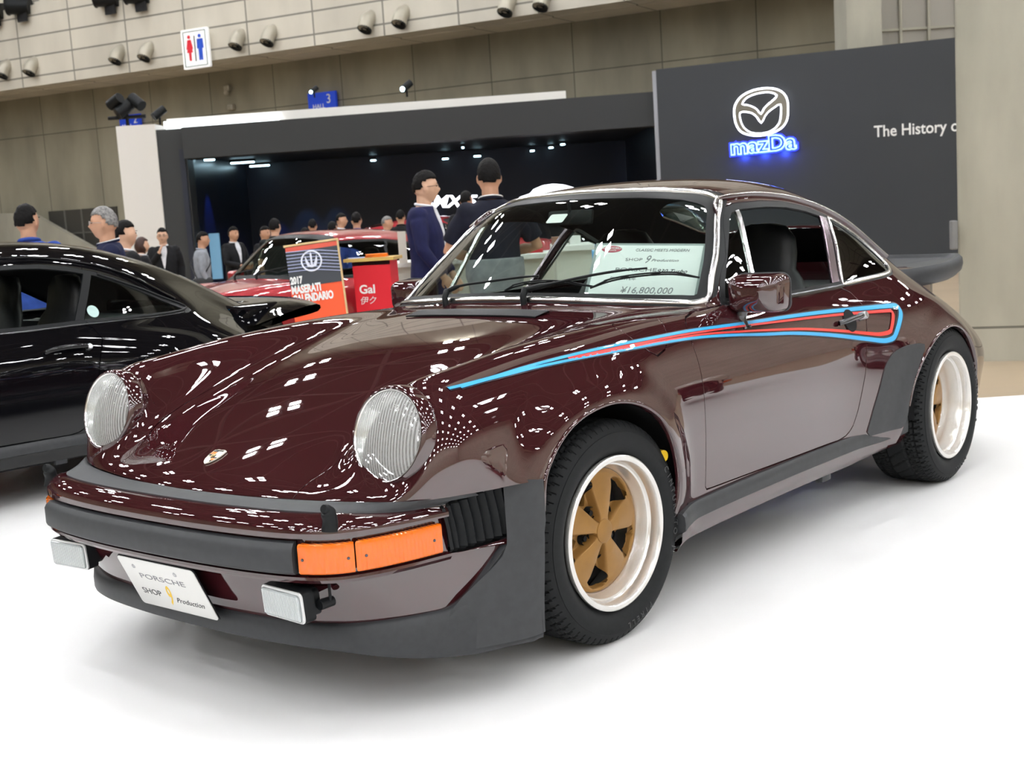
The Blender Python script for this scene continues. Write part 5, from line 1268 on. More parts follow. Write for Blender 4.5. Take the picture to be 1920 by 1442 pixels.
# lamps clamped on the booth roof
for k, (px, py, sc) in enumerate(((238, 218, 1.2), (300, 228, .8), (763, 178, .7), (590, 185, .5))):
    s_, z_ = sd_at(px, py, 25.2); f = empty('stage_lamp'); f.matrix_world = HM @ Matrix.Translation((s_, 25.2, z_+.16)) @ Matrix.Scale(sc, 4)
    tag(f, ['cluster of black stage lamps on the white post of the booth', 'black stage lamp on the booth roof beside the lamp cluster', 'small stage lamp on a bar above the white roof band', 'small lamp in front of the blue number sign'][k], 'stage lamp')
    b = MB(); b.tube([(-.12, -.1, -.1), (.12, .05, .1)], .10, 12); b.tube([(.0, 0, -.1), (0, 0, -.28)], .03, 6)
    if k == 0: b.tube([(-.25, 0, .05), (-.05, -.1, .15)], .09, 12); b.tube([(.10, 0, .15), (.28, -.1, .0)], .09, 12); b.tube([(-.3, 0, -.15), (.3, 0, -.15)], .03, 6)
    b.build('lamp_body', M['trim'], f, 40)
    if k > 1: b = MB(); b.sphere((-.1, -.14, -.08), .07, 10); b.build('lamp_lens', M['stagelamp'], f, 60)
b = MB(); s1, z1 = sd_at(640, 193, 25.2); s2_, z2 = sd_at(850, 180, 25.2); b.tube([(s1, 25.5, z1-.05), (s2_, 25.5, z2-.05)], .015, 6); o = hobj('lighting_bar', b, M['trim']); tag(o, 'thin dark lighting bar above the white roof band', 'bar')
# dark logo wall at the right
lw = bpy.data.objects.new('logo_wall', None); COL.objects.link(lw)
LA, LB = Vector((2.86, 23.1, 0)), Vector((7.36, 21.0, 0)); ldir = (LB-LA).normalized(); LM = HM @ Matrix.Translation(LA) @ Matrix.Rotation(math.atan2(ldir.y, ldir.x), 4, 'Z'); lw.matrix_world = LM
tag(lw, 'tall charcoal display wall with glowing winged emblem beside the concrete pillar', 'wall panel')
LL = (LB-LA).length
b = MB(); b.box((LL/2+.7, .3, (3.44+.0)/2), (LL+1.4, .6, 3.44)); b.build('wall_face', M['boothwall'], lw)
b = MB(); b.box((-.04, .28, 1.57), (.08, .5, 3.7)); b.build('edge_strip', mat('edge_grey', (.33, .34, .37), .5), lw)
def on_lw(px, py, y=-.03):
    sl, zl = sight(px, py); n = Vector((-ldir.y, ldir.x)); p0 = Vector((LA.x, LA.y))+n*y; r = Vector((sl, 1)); t = p0.dot(n)/r.dot(n); q = r*t-Vector((LA.x, LA.y)); return q.dot(Vector((ldir.x, ldir.y))), CAM_LOC.z+zl*t
lx, lz = on_lw(1428, 211); EM = LM @ Matrix.Translation((lx, -.06, lz)) @ Matrix.Rotation(R(-1.5), 4, 'Y') @ SX
em = bpy.data.objects.new('winged_emblem', None); COL.objects.link(em); em.parent = lw; em.matrix_world = EM
k_ = .00940/3
def lp(pts): return [((x-443)*k_, -(y-633)*k_) for x, y in pts]
outer = lp([(297,630),(305,580),(340,538),(395,515),(450,508),(510,513),(560,535),(588,575),(592,630),(582,690),(550,728),(500,748),(440,756),(380,748),(330,725),(305,685)])
upper = lp([(345,578),(365,552),(400,537),(450,530),(500,533),(535,552),(520,572),(490,592),(462,615),(443,642),(424,615),(395,595),(370,585)])
lower = lp([(330,622),(365,622),(395,632),(420,655),(443,690),(466,655),(490,632),(520,615),(552,602),(552,650),(540,700),(500,735),(445,745),(385,735),(345,702),(330,660)])
b = MB(); b.prism([tuple(p)[:2] for p in spl([(x, y, 0) for x, y in outer], 4, True)], .03, Matrix()); eb = b.build('emblem_body', M['chrome'], em, 30)
for poly in (upper, lower):
    c = [tuple(p)[:2] for p in spl([(x, y, 0) for x, y in poly], 2, True)]; b = MB(); b.prism(c, .006, Matrix.Translation((0, 0, .028))); b.build('emblem_opening', M['boothwall'], em)
    b = MB(); b.tube([(x, y, .04) for x, y in c], .010, 6, closed=True); b.build('neon_outline', M['neon'], em, 50)
b = MB(); b.tube([(p[0], p[1], .035) for p in spl([(x, y, 0) for x, y in outer], 4, True)], .013, 6, closed=True); b.build('neon_outline', M['neon'], em, 50)
mx_, mz_ = on_lw(1431, 272); MT = LM @ Matrix.Translation((mx_, -.05, mz_)) @ Matrix.Rotation(R(-1.2), 4, 'Y') @ SX
wm = bpy.data.objects.new('word_mark', None); COL.objects.link(wm); wm.parent = lw; wm.matrix_world = MT
MTi = Matrix()
text_obj('mark_glow', 'mazDa', .36, Matrix.Translation((0, 0, 0)), M['bluehalo'], wm, .004, sx=1.12, bold=.040)  # wider glowing letters stand in for the blue back light on the wall
text_obj('mark_outline', 'mazDa', .36, Matrix.Translation((0, 0, .012)), mat('cyan_neon', (.2, .5, 1), .5, emit=(.35, .65, 1), es=2.4), wm, .004, sx=1.12, bold=.016)
text_obj('mark_letters', 'mazDa', .36, Matrix.Translation((0, 0, .024)), mat('mark_blue', (.02, .06, .35), .5, emit=(.01, .05, .5), es=.5), wm, .004, sx=1.12, bold=-.002)
hx, hz = on_lw(1638, 248); o = text_obj('wall_lettering', 'The History of', .262, Matrix.Translation((hx, -.004, hz)) @ Matrix.Rotation(R(.2), 4, 'Y') @ SX, M['white'], None, .004, align='LEFT', bold=.003, sx=.885); o.parent = lw
for dx in (-.35, 0, .35):  # added point lamps in front of the letters, to tint the wall blue
    L = bpy.data.lights.new('sign_glow', 'POINT'); L.energy = 9; L.color = (.03, .08, 1); L.shadow_soft_size = .05
    lo = bpy.data.objects.new('sign_glow', L); COL.objects.link(lo); lo.matrix_world = MT @ Matrix.Translation((dx, -.16, .06))
# ------------------------------------------------------------------ people
def remeshed(name, mb, m, parent, voxel, mats=None, smooth_it=3):
    me = bpy.data.meshes.new('tmp'); bm = bmesh.new(); vs = [bm.verts.new(v) for v in mb.V]
    for f in mb.F:
        try: bm.faces.new([vs[i] for i in f])
        except ValueError: pass
    bmesh.ops.recalc_face_normals(bm, faces=bm.faces[:]); bm.to_mesh(me); bm.free()
    o = bpy.data.objects.new('tmp', me); COL.objects.link(o)
    r = o.modifiers.new('r', 'REMESH'); r.mode = 'VOXEL'; r.voxel_size = voxel; r.use_smooth_shade = True
    sm_ = o.modifiers.new('s', 'SMOOTH'); sm_.iterations = smooth_it; sm_.factor = .5
    dg = bpy.context.evaluated_depsgraph_get(); dg.update(); me2 = bpy.data.meshes.new_from_object(o.evaluated_get(dg)); bpy.data.objects.remove(o); bpy.data.meshes.remove(me)
    me2.name = name; me2.materials.clear(); me2.materials.append(m); me2.polygons.foreach_set('use_smooth', [True]*len(me2.polygons))
    o = bpy.data.objects.new(name, me2); COL.objects.link(o); o.parent = parent; return o
def ell_loft(mb, secs, seg=20):
    """secs: (centre Vector, rx, ry, axis-x dir, axis-y dir)"""
    V = []; F = []
    for c, rx, ry, ax, ay in secs:
        for k in range(seg):
            a = 2*math.pi*k/seg; ca, sa = math.cos(a), math.sin(a)
            V.append(c+ax*rx*math.copysign(abs(ca)**.85, ca)+ay*ry*math.copysign(abs(sa)**.85, sa))
    n = len(secs)
    for i in range(n-1):
        for k in range(seg): F.append((i*seg+k, i*seg+(k+1) % seg, (i+1)*seg+(k+1) % seg, (i+1)*seg+k))
    F += [tuple(range(seg))[::-1], tuple((n-1)*seg+k for k in range(seg))]
    mb.add(V, F)
X_, Y_, Z_ = Vector((1, 0, 0)), Vector((0, 1, 0)), Vector((0, 0, 1))
def torso(mb, add, z0=.86, z1=1.49, lean=0, belly=0, wide=1):
    T = [(.80,.150,.105,0),(.88,.168,.118,0),(.95,.165,.118,.0),(1.05,.150,.112,.005),(1.15,.155,.118,.005),(1.25,.170,.122,.0),(1.33,.182,.115,-.01),(1.39,.180,.098,-.015),(1.43,.140,.085,-.015),(1.465,.075,.070,-.008),(1.50,.060,.062,.0)]
    secs = []
    for z, rx, ry, cy in T:
        if z < z0-.001 or z > z1+.001: continue
        b_ = belly*math.exp(-((z-1.05)/.12)**2)
        secs.append((Vector((0, cy+lean*(z-.9)+b_*.5, z)), (rx+add+b_*.6)*wide, ry+add+b_, X_, Y_))
    ell_loft(mb, secs)
HAIRM = {}
def head_part(root, T, skin_m, hair, look, glasses, near, beard=None):
    """head with face, hair and ears; T places the head base frame (origin at head centre, +Y face)"""
    pass
def make_head(mb, T):
    bm = bmesh.new(); bmesh.ops.create_uvsphere(bm, u_segments=32, v_segments=24, radius=1)
    for v in bm.verts:
        x, y, z = v.co
        w = .076*(1-.20*max(0, -z)**1.5)*(1-.05*max(0, z)); d = .094
        X = x*w; Y = y*d; Zz = z*.118
        if y > 0:
            Y -= .010*max(0, z-.2)*y                               # forehead slopes back
            Y += .024*math.exp(-((x/.16)**2))*math.exp(-(((z+.14)/.15)**2))*(1 if z < .1 else .5)      # nose
            Y -= .010*math.exp(-(((abs(x)-.42)/.17)**2))*math.exp(-(((z-.04)/.13)**2))                # eye sockets
            Y += .006*math.exp(-((x/.30)**2))*math.exp(-(((z+.45)/.09)**2))                           # lips
            Y += .010*math.exp(-((x/.30)**2))*math.exp(-(((z+.80)/.16)**2))                           # chin
        else:
            Y *= 1.02; Zz += .004*(-y)
            if z < -.45: Y *= .80
        v.co = (X, Y, Zz)
    mb.bm(bm, T)
    for s in (-1, 1): mb.sphere((.076*s, -.004, -.008), .020, 10, T, (.45, .8, 1.6))
def hand(mb, w, dirn, palm_n, curl, near, side):
    """palm and five fingers from wrist w along dirn"""
    dirn = dirn.normalized(); n = (palm_n-dirn*palm_n.dot(dirn)).normalized(); sd_ = dirn.cross(n)*side
    c = w+dirn*.045
    ell_loft(mb, [(w-dirn*.01, .026, .020, sd_, n), (w+dirn*.03, .037, .017, sd_, n), (w+dirn*.085, .040, .015, sd_, n), (w+dirn*.095, .034, .010, sd_, n)], 12)
    for k, (o, L) in enumerate(((-.030, .070), (-.010, .080), (.010, .075), (.029, .058))):
        p = w+dirn*.088+sd_*o; pts = [p-dirn*.02]; a = 0; d = dirn
        for q, fr in enumerate((.45, .32, .23)):
            a = curl*(.6+.5*q); d = (dirn*math.cos(a)+n*math.sin(a)).normalized(); p = p+d*L*fr; pts.append(p)
        mb.tube(pts, [.0095, .009, .0085, .007], 8)
    t0 = w+dirn*.025-sd_*.030; d1 = (dirn*.6-sd_*.7+n*.3).normalized(); d2 = (dirn*.8-sd_*.25+n*.5).normalized(); mb.tube([t0, t0+d1*.038, t0+d1*.038+d2*.032], [.012, .0105, .008], 8)
CLOTH = {}
def cloth(name, c, r=.75):
    if name not in CLOTH: CLOTH[name] = noisy(mat(name, c, r, spec=.25), 14, .25, bump=.25, detail=6)
    return CLOTH[name]
SKINS = [mat('skin_tan', (.50, .27, .17), .5), mat('skin_light', (.62, .38, .26), .5), mat('skin_warm', (.44, .22, .13), .5)]
EYEM = mat('eye_dark', (.02, .015, .012), .2); HAIRB = noisy(mat('hair_black', (.006, .005, .005), .6, spec=.15), 60, .4, bump=.5); HAIRG = noisy(mat('hair_grey', (.26, .25, .24), .5), 60, .35, bump=.5, col2=(.08, .08, .08)); HAIRN = noisy(mat('hair_brown', (.045, .016, .010), .45), 60, .3, bump=.5)
def person(label, s, d, h, face, top=('shirt', (.05, .1, .3)), legs=(.02, .02, .025), hair='short', hairm=None, skin_i=0, arms=None, look=0, nod=0, lean=0, jacket=False, tie=False, glasses=False, near=False, sleeve='long', group=None, belly=0, piping=False, zoff=None, hem=.88):
    """face: degrees the body faces, 0 = towards the camera, 90 = towards picture right, 180 = away"""
    k = h/1.725; root = bpy.data.objects.new('person', None); COL.objects.link(root)
    pos = hall(s, d, HALLZ if zoff is None else zoff)
    # local +Y = facing
    toc = Vector((-HD.x, -HD.y, 0)); a = math.atan2(toc.y, toc.x)+R(face)-math.pi/2
    root.matrix_world = Matrix.Translation(pos) @ Matrix.Rotation(a, 4, 'Z') @ Matrix.Scale(k, 4)
    tag(root, label, 'person', group)
    sk = SKINS[skin_i]; vx = .0075 if near else .013
    arms = arms or {}
    sh = {1: Vector((.178, -.012+lean*.48, 1.395)), -1: Vector((-.178, -.012+lean*.48, 1.395))}
    A = {}
    for sd_ in (1, -1):
        e, w = arms.get(sd_, ((.235*sd_, -.03+lean*.3, 1.13), (.235*sd_, .05+lean*.2, .885))); A[sd_] = (sh[sd_], Vector(e), Vector(w))
    body_ = MB()
    torso(body_, -.01, .80, 1.50, lean, belly)
    neck0 = Vector((0, lean*.55, 1.45)); hc = Vector((0, lean*.72+.022+nod*.05, 1.607-nod*.02))
    body_.tube([neck0, neck0.lerp(hc, .5)+Vector((0, -.012, 0)), hc+Vector((0, -.02, -.04))], [.060, .055, .055], 14)
    HT = Matrix.Translation(hc) @ Matrix.Rotation(R(look), 4, 'Z') @ Matrix.Rotation(R(-nod*25), 4, 'X')
    make_head(body_, HT)
    for sd_ in (1, -1):
        S, E, W_ = A[sd_]; body_.tube([S, S.lerp(E, .5), E, E.lerp(W_, .35), W_], [.050, .046, .038, .038, .026], 12)
        curl = arms.get('curl', .35); pn = Vector((-sd_*.9, .2, 0)) if not arms.get('n%d' % sd_) else Vector(arms['n%d' % sd_]); dd = Vector(arms['d%d' % sd_]) if arms.get('d%d' % sd_) else (W_-E)
        hand(body_, W_, dd, pn, curl, near, sd_)
        hp_ = Vector((.085*sd_, 0, .88)); kn = Vector((.095*sd_, .01, .48)); an_ = Vector((.10*sd_, -.02, .09))
        if arms.get('stride'): kn = kn+Vector((0, .10*sd_, 0)); an_ = an_+Vector((0, .20*sd_, 0))
        body_.tube([hp_, hp_.lerp(kn, .5), kn, kn.lerp(an_, .4), an_], [.085, .072, .054, .052, .036], 12); body_.tube([an_, an_+Vector((0, .12, -.05))], [.036, .034], 10)
    bo_ = remeshed('body', body_, sk, root, vx)
    # face details
    e = MB()
    for sd_ in (1, -1): e.sphere((.031*sd_, .083, .008), .0085, 8, HT, (1.3, .5, .7)); e.box((.031*sd_, .088, .028), (.034, .006, .005), M4=HT)
    e.box((0, .090, -.052), (.036, .006, .0035), M4=HT)
    e.build('eyes_and_mouth', EYEM, root)
    if glasses:
        g = MB()
        for sd_ in (1, -1):
            g.tube([HT @ Vector((.033*sd_+.022*math.cos(t*math.pi/8), .098, .008+.015*math.sin(t*math.pi/8))) for t in range(16)], .0016, 5, closed=True); g.tube([HT @ Vector((.055*sd_, .096, .012)), HT @ Vector((.078*sd_, .01, .006))], .0016, 5)
        g.tube([HT @ Vector((.011, .1, .01)), HT @ Vector((-.011, .1, .01))], .0016, 5); g.build('glasses', M['darksteel'] if hair != 'grey' else M['steel'], root)
    # hair
    if hair != 'bald':
        hm = {'short': HAIRB, 'grey': HAIRG, 'woman': HAIRN, 'spiky': HAIRB, 'thin': HAIRB}[hair] if hairm is None else hairm
        bm = bmesh.new(); bmesh.ops.create_icosphere(bm, subdivisions=4 if near else 3, radius=1); rnd = random.Random(len(label)); kill = []
        for v in bm.verts:
            x, y, z = v.co; keep = z > (.50 if y > .15 else -.02-.30*max(0, -y)**.8) if hair != 'woman' else (z > .45 if y > .35 else z > -1.15)
            if abs(x) > .8 and y > -.15 and z < .28: keep = False
            if hair == 'woman' and y < .3: keep = True
            f = 1.04 + (.05 if hair in ('short', 'spiky') else .02)*max(0, z) + rnd.uniform(-.02, .02)*(2.2 if hair == 'spiky' else 1)
            if hair == 'woman' and z < 0: f *= 1.12
            v.co = (x*.078*f, y*.099*f-.002, z*.120*f+.002)
            if not keep: kill.append(v)
        bmesh.ops.delete(bm, geom=kill, context='VERTS')
        hb = MB(); hb.bm(bm, HT); ho = hb.build('hair', hm, root, 80)
        so = ho.modifiers.new('thick', 'SOLIDIFY'); so.thickness = .014; so.offset = -1
    # upper garment
    kind, col = top; cm = cloth('cloth_%s_%d' % (kind, int(sum(c*(i+1)*997 for i, c in enumerate(col)))), col)
    t = MB(); add = .020 if jacket else .008
    torso(t, add, .80 if jacket else hem, 1.465, lean, belly, 1.02)
    if jacket: ell_loft(t, [(Vector((0, 0, .74)), .185, .130, X_, Y_), (Vector((0, 0, .84)), .180, .132, X_, Y_), (Vector((0, 0, .95)), .176, .130, X_, Y_)])
    for sd_ in (1, -1):
        S, E, W_ = A[sd_]; ra = (.063, .060, .053, .046, .040) if jacket else (.058, .055, .047, .044, .036)
        if sleeve == 'long': t.sphere(S-Vector((.012*sd_, 0, .004)), ra[0]+.012, 14); t.tube([S-Vector((.03*sd_, 0, 0)), S.lerp(E, .25), S.lerp(E, .5), E, E.lerp(W_, .5), E.lerp(W_, .94)], [ra[0]+.006, ra[0]+.006, ra[1]+.004]+list(ra[2:]), 14)
        else: t.sphere(S-Vector((.012*sd_, 0, .004)), .070, 14); t.tube([S-Vector((.03*sd_, 0, 0)), S.lerp(E, .4), S.lerp(E, .78)], [.066, .068, .068], 14)
    remeshed('jacket' if jacket else 'shirt', t, cm, root, .010 if near else .014, smooth_it=4)
    if jacket:
        c = MB(); c.add([(-.035, .100+lean*.55, 1.455), (.035, .100+lean*.55, 1.455), (.012, .147+lean*.3, 1.15), (-.012, .147+lean*.3, 1.15), (-.05, .09+lean*.55, 1.42), (.05, .09+lean*.55, 1.42)], [(0, 1, 2, 3), (0, 3, 4), (1, 5, 2)])
        def chest(x, z, o): 
            Tq = [(1.05,.150,.112,.005),(1.15,.155,.118,.005),(1.25,.170,.122,.0),(1.33,.182,.115,-.01),(1.39,.180,.098,-.015),(1.43,.140,.085,-.015),(1.465,.075,.070,-.008)]
            zz = [q[0] for q in Tq]; rx = np.interp(z, zz, [q[1] for q in Tq])+.02; ry = np.interp(z, zz, [q[2] for q in Tq])+.02; cy = np.interp(z, zz, [q[3] for q in Tq])
            return (x, cy+lean*(z-.9)+ry*math.sqrt(max(0, 1-(x/rx)**2))+o, z)
        rowsz = [(1.462, .040), (1.42, .050), (1.36, .050), (1.28, .032), (1.20, .020), (1.13, .006)]
        def patch(nm, rz_, o, m_):
            c2 = MB(); V = []; F = []
            for z, w_ in rz_: V += [chest(-w_, z, o), chest(0, z, o), chest(w_, z, o), chest(-w_, z, o-.02), chest(w_, z, o-.02)]
            for q in range(len(rz_)-1):
                a_, b_ = q*5, q*5+5; F += [(a_, b_, b_+1, a_+1), (a_+1, b_+1, b_+2, a_+2), (a_+3, b_+3, b_, a_), (a_+2, b_+2, b_+4, a_+4)]
            c2.add(V, F); c2.build(nm, m_, root)
        patch('shirt_front', rowsz, .003, cloth('cloth_white_shirt', (.75, .76, .80)))
        c3 = MB(); c3.tube([Vector((.062*math.cos(a_*math.pi/8), lean*.56+.066*math.sin(a_*math.pi/8)-.002, 1.475-.012*math.sin(a_*math.pi/8))) for a_ in range(16)], .011, 8, closed=True); c3.build('shirt_collar', cloth('cloth_white_shirt', (.75, .76, .80)), root, 50)
        if tie: patch('necktie', [(1.455, .012), (1.42, .010), (1.25, .018), (1.16, .012)], .007, cloth('cloth_tie', (.02, .03, .10)))
    else:
        c3 = MB(); c3.tube([Vector((.070*math.cos(a_*math.pi/8), lean*.56+.072*math.sin(a_*math.pi/8)-.004, 1.468-.014*math.sin(a_*math.pi/8))) for a_ in range(16)], [.014]*16, 8, closed=True); c3.build('shirt_collar', cm, root, 50)
        if piping: c5 = MB(); c5.tube([Vector((.079*math.cos(a_*math.pi/12), lean*.56+.080*math.sin(a_*math.pi/12)-.006, 1.478-.016*math.sin(a_*math.pi/12))) for a_ in range(24)], .0045, 6, closed=True); c5.build('collar_piping', cloth('cloth_piping', (.8, .8, .8)), root, 50)
    # trousers and shoes
    t = MB(); ell_loft(t, [(Vector((0, 0, .80)), .165, .118, X_, Y_), (Vector((0, 0, .88)), .177, .126, X_, Y_), (Vector((0, 0, .97)), .170+belly, .122+belly, X_, Y_)]+([(Vector((0, 0, hem+.03)), .166+belly, .124+belly*1.4, X_, Y_)] if hem > .95 else []))
    for sd_ in (1, -1):
        hp_ = Vector((.085*sd_, 0, .86)); kn = Vector((.095*sd_, .01, .48)); an_ = Vector((.10*sd_, -.02, .06))
        if arms.get('stride'): kn = kn+Vector((0, .10*sd_, 0)); an_ = an_+Vector((0, .20*sd_, 0))
        t.tube([hp_, hp_.lerp(kn, .5), kn, kn.lerp(an_, .5), an_], [.096, .086, .070, .064, .060], 14)
    remeshed('trousers', t, cloth('cloth_legs_%d' % int(sum(c*(i+1)*997 for i, c in enumerate(legs))), legs), root, .014)
    for sd_ in (1, -1):
        b = MB(); y0 = .20*sd_ if arms.get('stride') else 0; b.box((.10*sd_, .04+y0, .035), (.09, .26, .07), bev=.03, seg=3); b.build('shoe', M['leather'], root, 50)
    return root
def px_person(label, px, head_top, d, face, ref_h=1.72, **kw):
    """stands the figure on the hall floor under a sight line; its height follows from where the head ends"""
    sl, zl = sight(px, head_top); z = CAM_LOC.z+zl*d; h = (z-HALLZ)/1.0 / 1.005
    return person(label, sl*d, d, h, face, **kw)
NAVY, BLK, WHT, BLU = (.010, .013, .045), (.010, .010, .012), (.7, .7, .72), (.03, .07, .32)
px_person('man in a bright blue work shirt seen from behind at the far left', 47, 383, 9.6, 200, top=('blue', BLU), hair='spiky', near=True, look=-35, skin_i=0)
px_person('grey haired man with glasses and a navy polo with white piping facing left', 187, 387, 9.4, -70, top=('navypolo', NAVY), hair='grey', glasses=True, near=True, piping=True, skin_i=0, sleeve='long', look=-8, lean=-.05)
px_person('dark suited man with black hair partly hidden behind the grey haired man', 228, 413, 10.5, 130, top=('blacksuit', BLK), jacket=True, skin_i=1)
px_person('woman with brown hair in a dark suit behind the black car', 262, 444, 15.5, 120, top=('blacksuit', BLK), jacket=True, hair='woman', skin_i=1)
px_person('man in a black suit holding his hand to his chin', 303, 427, 17, 10, top=('blacksuit', BLK), jacket=True, glasses=True, skin_i=1, near=True, arms={1: ((.22, .06, 1.16), (.05, .17, 1.38)), 'd1': (-.2, -.1, .5), 'n1': (-1, 0, 0), 'curl': 1.1})
bag_man = px_person('walking man in a light grey shirt with a black shoulder bag', 371, 435, 16.5, 110, top=('greyshirt', (.30, .32, .36)), legs=(.16, .10, .045), skin_i=0, lean=.06, arms={'stride': True})
paper_man = px_person('man in a black suit holding a white paper by the stage', 435, 425, 18.5, 55, top=('blacksuit', BLK), jacket=True, skin_i=0, near=True, arms={1: ((.24, .05, 1.14), (.12, .27, 1.08)), -1: ((-.24, .05, 1.14), (-.10, .27, 1.08))})
px_person('man in dark clothes half hidden behind the man in the black T-shirt', 494, 424, 18, 60, top=('blackshirt', BLK), skin_i=0)
px_person('man in a black T-shirt seen from behind left of the red car', 513, 410, 16.2, 170, top=('blacktee', (.012, .013, .014)), sleeve='short', near=True, skin_i=1, belly=.02)
px_person('short dark haired visitor behind the windscreen of the red car', 570, 427, 20, 150, top=('blackshirt', BLK))
px_person('dark haired visitor in black behind the roof of the red car', 585, 411, 20.5, 185, top=('blackshirt', BLK))
px_person('visitor with black hair low behind the roof of the red car', 622, 415, 18, 170, top=('whiteshirt', WHT))
px_person('visitor in a white shirt turned sideways behind the red car', 637, 400, 20.5, 90, top=('whiteshirt', WHT))
px_person('visitor in a blue shirt seen from behind over the red car', 667, 398, 17.6, 180, top=('blue', (.05, .09, .42)))
px_person('grey haired visitor in profile behind the roof of the red car', 723, 405, 19.2, 90, top=('whiteshirt', WHT), hair='grey')
px_person('dark haired visitor just left of the man in the navy suit', 750, 394, 20.4, 180, top=('blackshirt', BLK))
px_person('young man in a navy suit and glasses standing in profile', 791, 321, 10.6, 80, top=('navysuit', (.012, .014, .062)), jacket=True, glasses=True, near=True, hair='spiky', skin_i=1, look=12, arms={1: ((.24, .02, 1.14), (.20, .16, .93)), -1: ((-.24, .02, 1.14), (-.20, .14, .93))})
px_person('balding old man bending forward behind the man in the polo shirt', 850, 381, 12.35, 100, top=('blacksuit', BLK), jacket=True, hair='bald', skin_i=1, lean=.10, nod=1)
px_person('heavy man in a black polo with white collar piping seen from behind', 915, 297, 9.2, 185, top=('blackpolo', (.008, .009, .020)), legs=(.23, .24, .26), sleeve='short', near=True, skin_i=0, piping=True, belly=.03, hem=1.05, arms={1: ((.30, .06, 1.14), (.08, .20, 1.10)), -1: ((-.30, .06, 1.14), (-.06, .20, 1.06))})
MWp = bag_man.matrix_world
b = MB(); b.box((.235, -.02, .92), (.09, .30, .24), bev=.03); b.tube([(.20, -.02, 1.03), (.13, .13, 1.25), (-.06, .10, 1.455), (-.15, -.03, 1.45), (-.02, -.155, 1.25), (.19, -.10, 1.03)], .012, 6); o = b.build('shoulder_bag', M['leather'], None, 50); o.matrix_world = MWp; tag(o, 'black shoulder bag worn by the walking man in grey', 'bag')
b = MB(); b.box((0, .345, 1.10), (.21, .14, .004), (R(25), 0, 0)); o = b.build('paper_sheet', M['paper']); o.matrix_world = paper_man.matrix_world; tag(o, 'white sheet of paper held by the suited man at the stage', 'paper')
px_person('dark haired visitor hidden behind the polo man beside the glowing name', 872, 358, 16, 160, top=('blackshirt', BLK))
# ------------------------------------------------------------------ red cars, counters and posters
ST_KEEP = ST
def hatch(st):
    out = []
    for i, row in enumerate(st):
        r = [list(p) for p in row]
        if i >= 16:
            tgt = {16: 1.29, 17: 1.285, 18: 1.27, 19: 1.25, 20: 1.21, 21: 1.08, 22: .92, 23: .74, 24: .55}[i]
            dzz = tgt-r[0][2]
            for j, w_ in enumerate((1, 1, 1, 1, .95, .55, .15)): r[j][2] += dzz*w_
        out.append([tuple(p) for p in r])
    return out
hs = Surf(hatch(ST), sub=5, crease=[(9, 0, 5), (10, 0, 5)], smooth=8)
WOH = [(-.775,.872),(-.845,.950),(-.94,1.045),(-1.01,1.117),(-1.07,1.165),(-1.14,1.190),(-1.45,1.190),(-1.75,1.178),(-2.0,1.150),(-2.25,1.11),(-2.40,1.06),(-2.50,.98),(-2.48,.885),(-2.3,.862),(-1.6,.860),(-1.2,.858)]
def hatch_car(loc, rz, label, paint):
    global WO
    root = empty('hatchback_car', loc, rz); tag(root, label, 'car')
    keep = WO; WO = WOH; ws, win, rw, out = make_shell(hs, root, paint, flap=False); window_parts(ws, win, rw, root, M['trim'], M['trim'], (True, True)); WO = keep
    for ch in list(car.children):
        if ch.name.split('.')[0] in ('sill_strip', 'rocker_panel', 'wheel_house', 'floor_pan', 'front_bumper', 'front_valance', 'chin_spoiler', 'corner_guard', 'bumper_bellows', 'bumper_filler_strip', 'headlight', 'rear_bumper', 'dashboard', 'front_seat', 'rear_seats', 'steering_wheel', 'door_mirror', 'windscreen_wiper'): sub_copy(ch, root, paint)
    for ch in list(bc.children):
        pass
    for w in (w1, w2, w3, w4): sub_copy(w, root, paint)
    return root
c0 = hall(-2.30, 12.6); rc = hatch_car((c0.x+.75, c0.y, HALLZ), -.06, 'glossy red car with a long roof behind the orange poster', M['red_paint']); rc.scale = (1, 1.0, 1.08)
def clone(root, loc, rz, paint_map, label, sc=1):
    def rec(o, par):
        c = o.copy(); COL.objects.link(c); c.parent = par; c.matrix_parent_inverse = o.matrix_parent_inverse.copy()
        for sl in c.material_slots:
            if sl.material in paint_map: mm = paint_map[sl.material]; sl.link = 'OBJECT'; sl.material = mm
        for ch in list(o.children): rec(ch, c)
        return c
    r = rec(root, None); r.location = loc; r.rotation_euler = (0, 0, rz); r['label'] = label; r.scale = (sc, sc, sc*1.1); return r
c1 = hall(.2, 22.5); clone(rc, (c1.x, c1.y, HALLZ), 2.2, {}, 'small red car far back between the navy suit and the bending man')
M['paleblue'] = mat('pale_blue_paint', (.14, .40, .75), .3, .1, 1, .3)
c2 = hall(2.6, 16.2); clone(rc, (c2.x, c2.y, HALLZ), 1.2, {M['red_paint']: M['paleblue']}, 'pale blue car seen through the windscreen beyond the white counters')
c3 = hall(-4.5, 13.0); clone(rc, (c3.x, c3.y, HALLZ), HROT, {}, 'bright red car glimpsed through the side windows of the black coupe', .80)
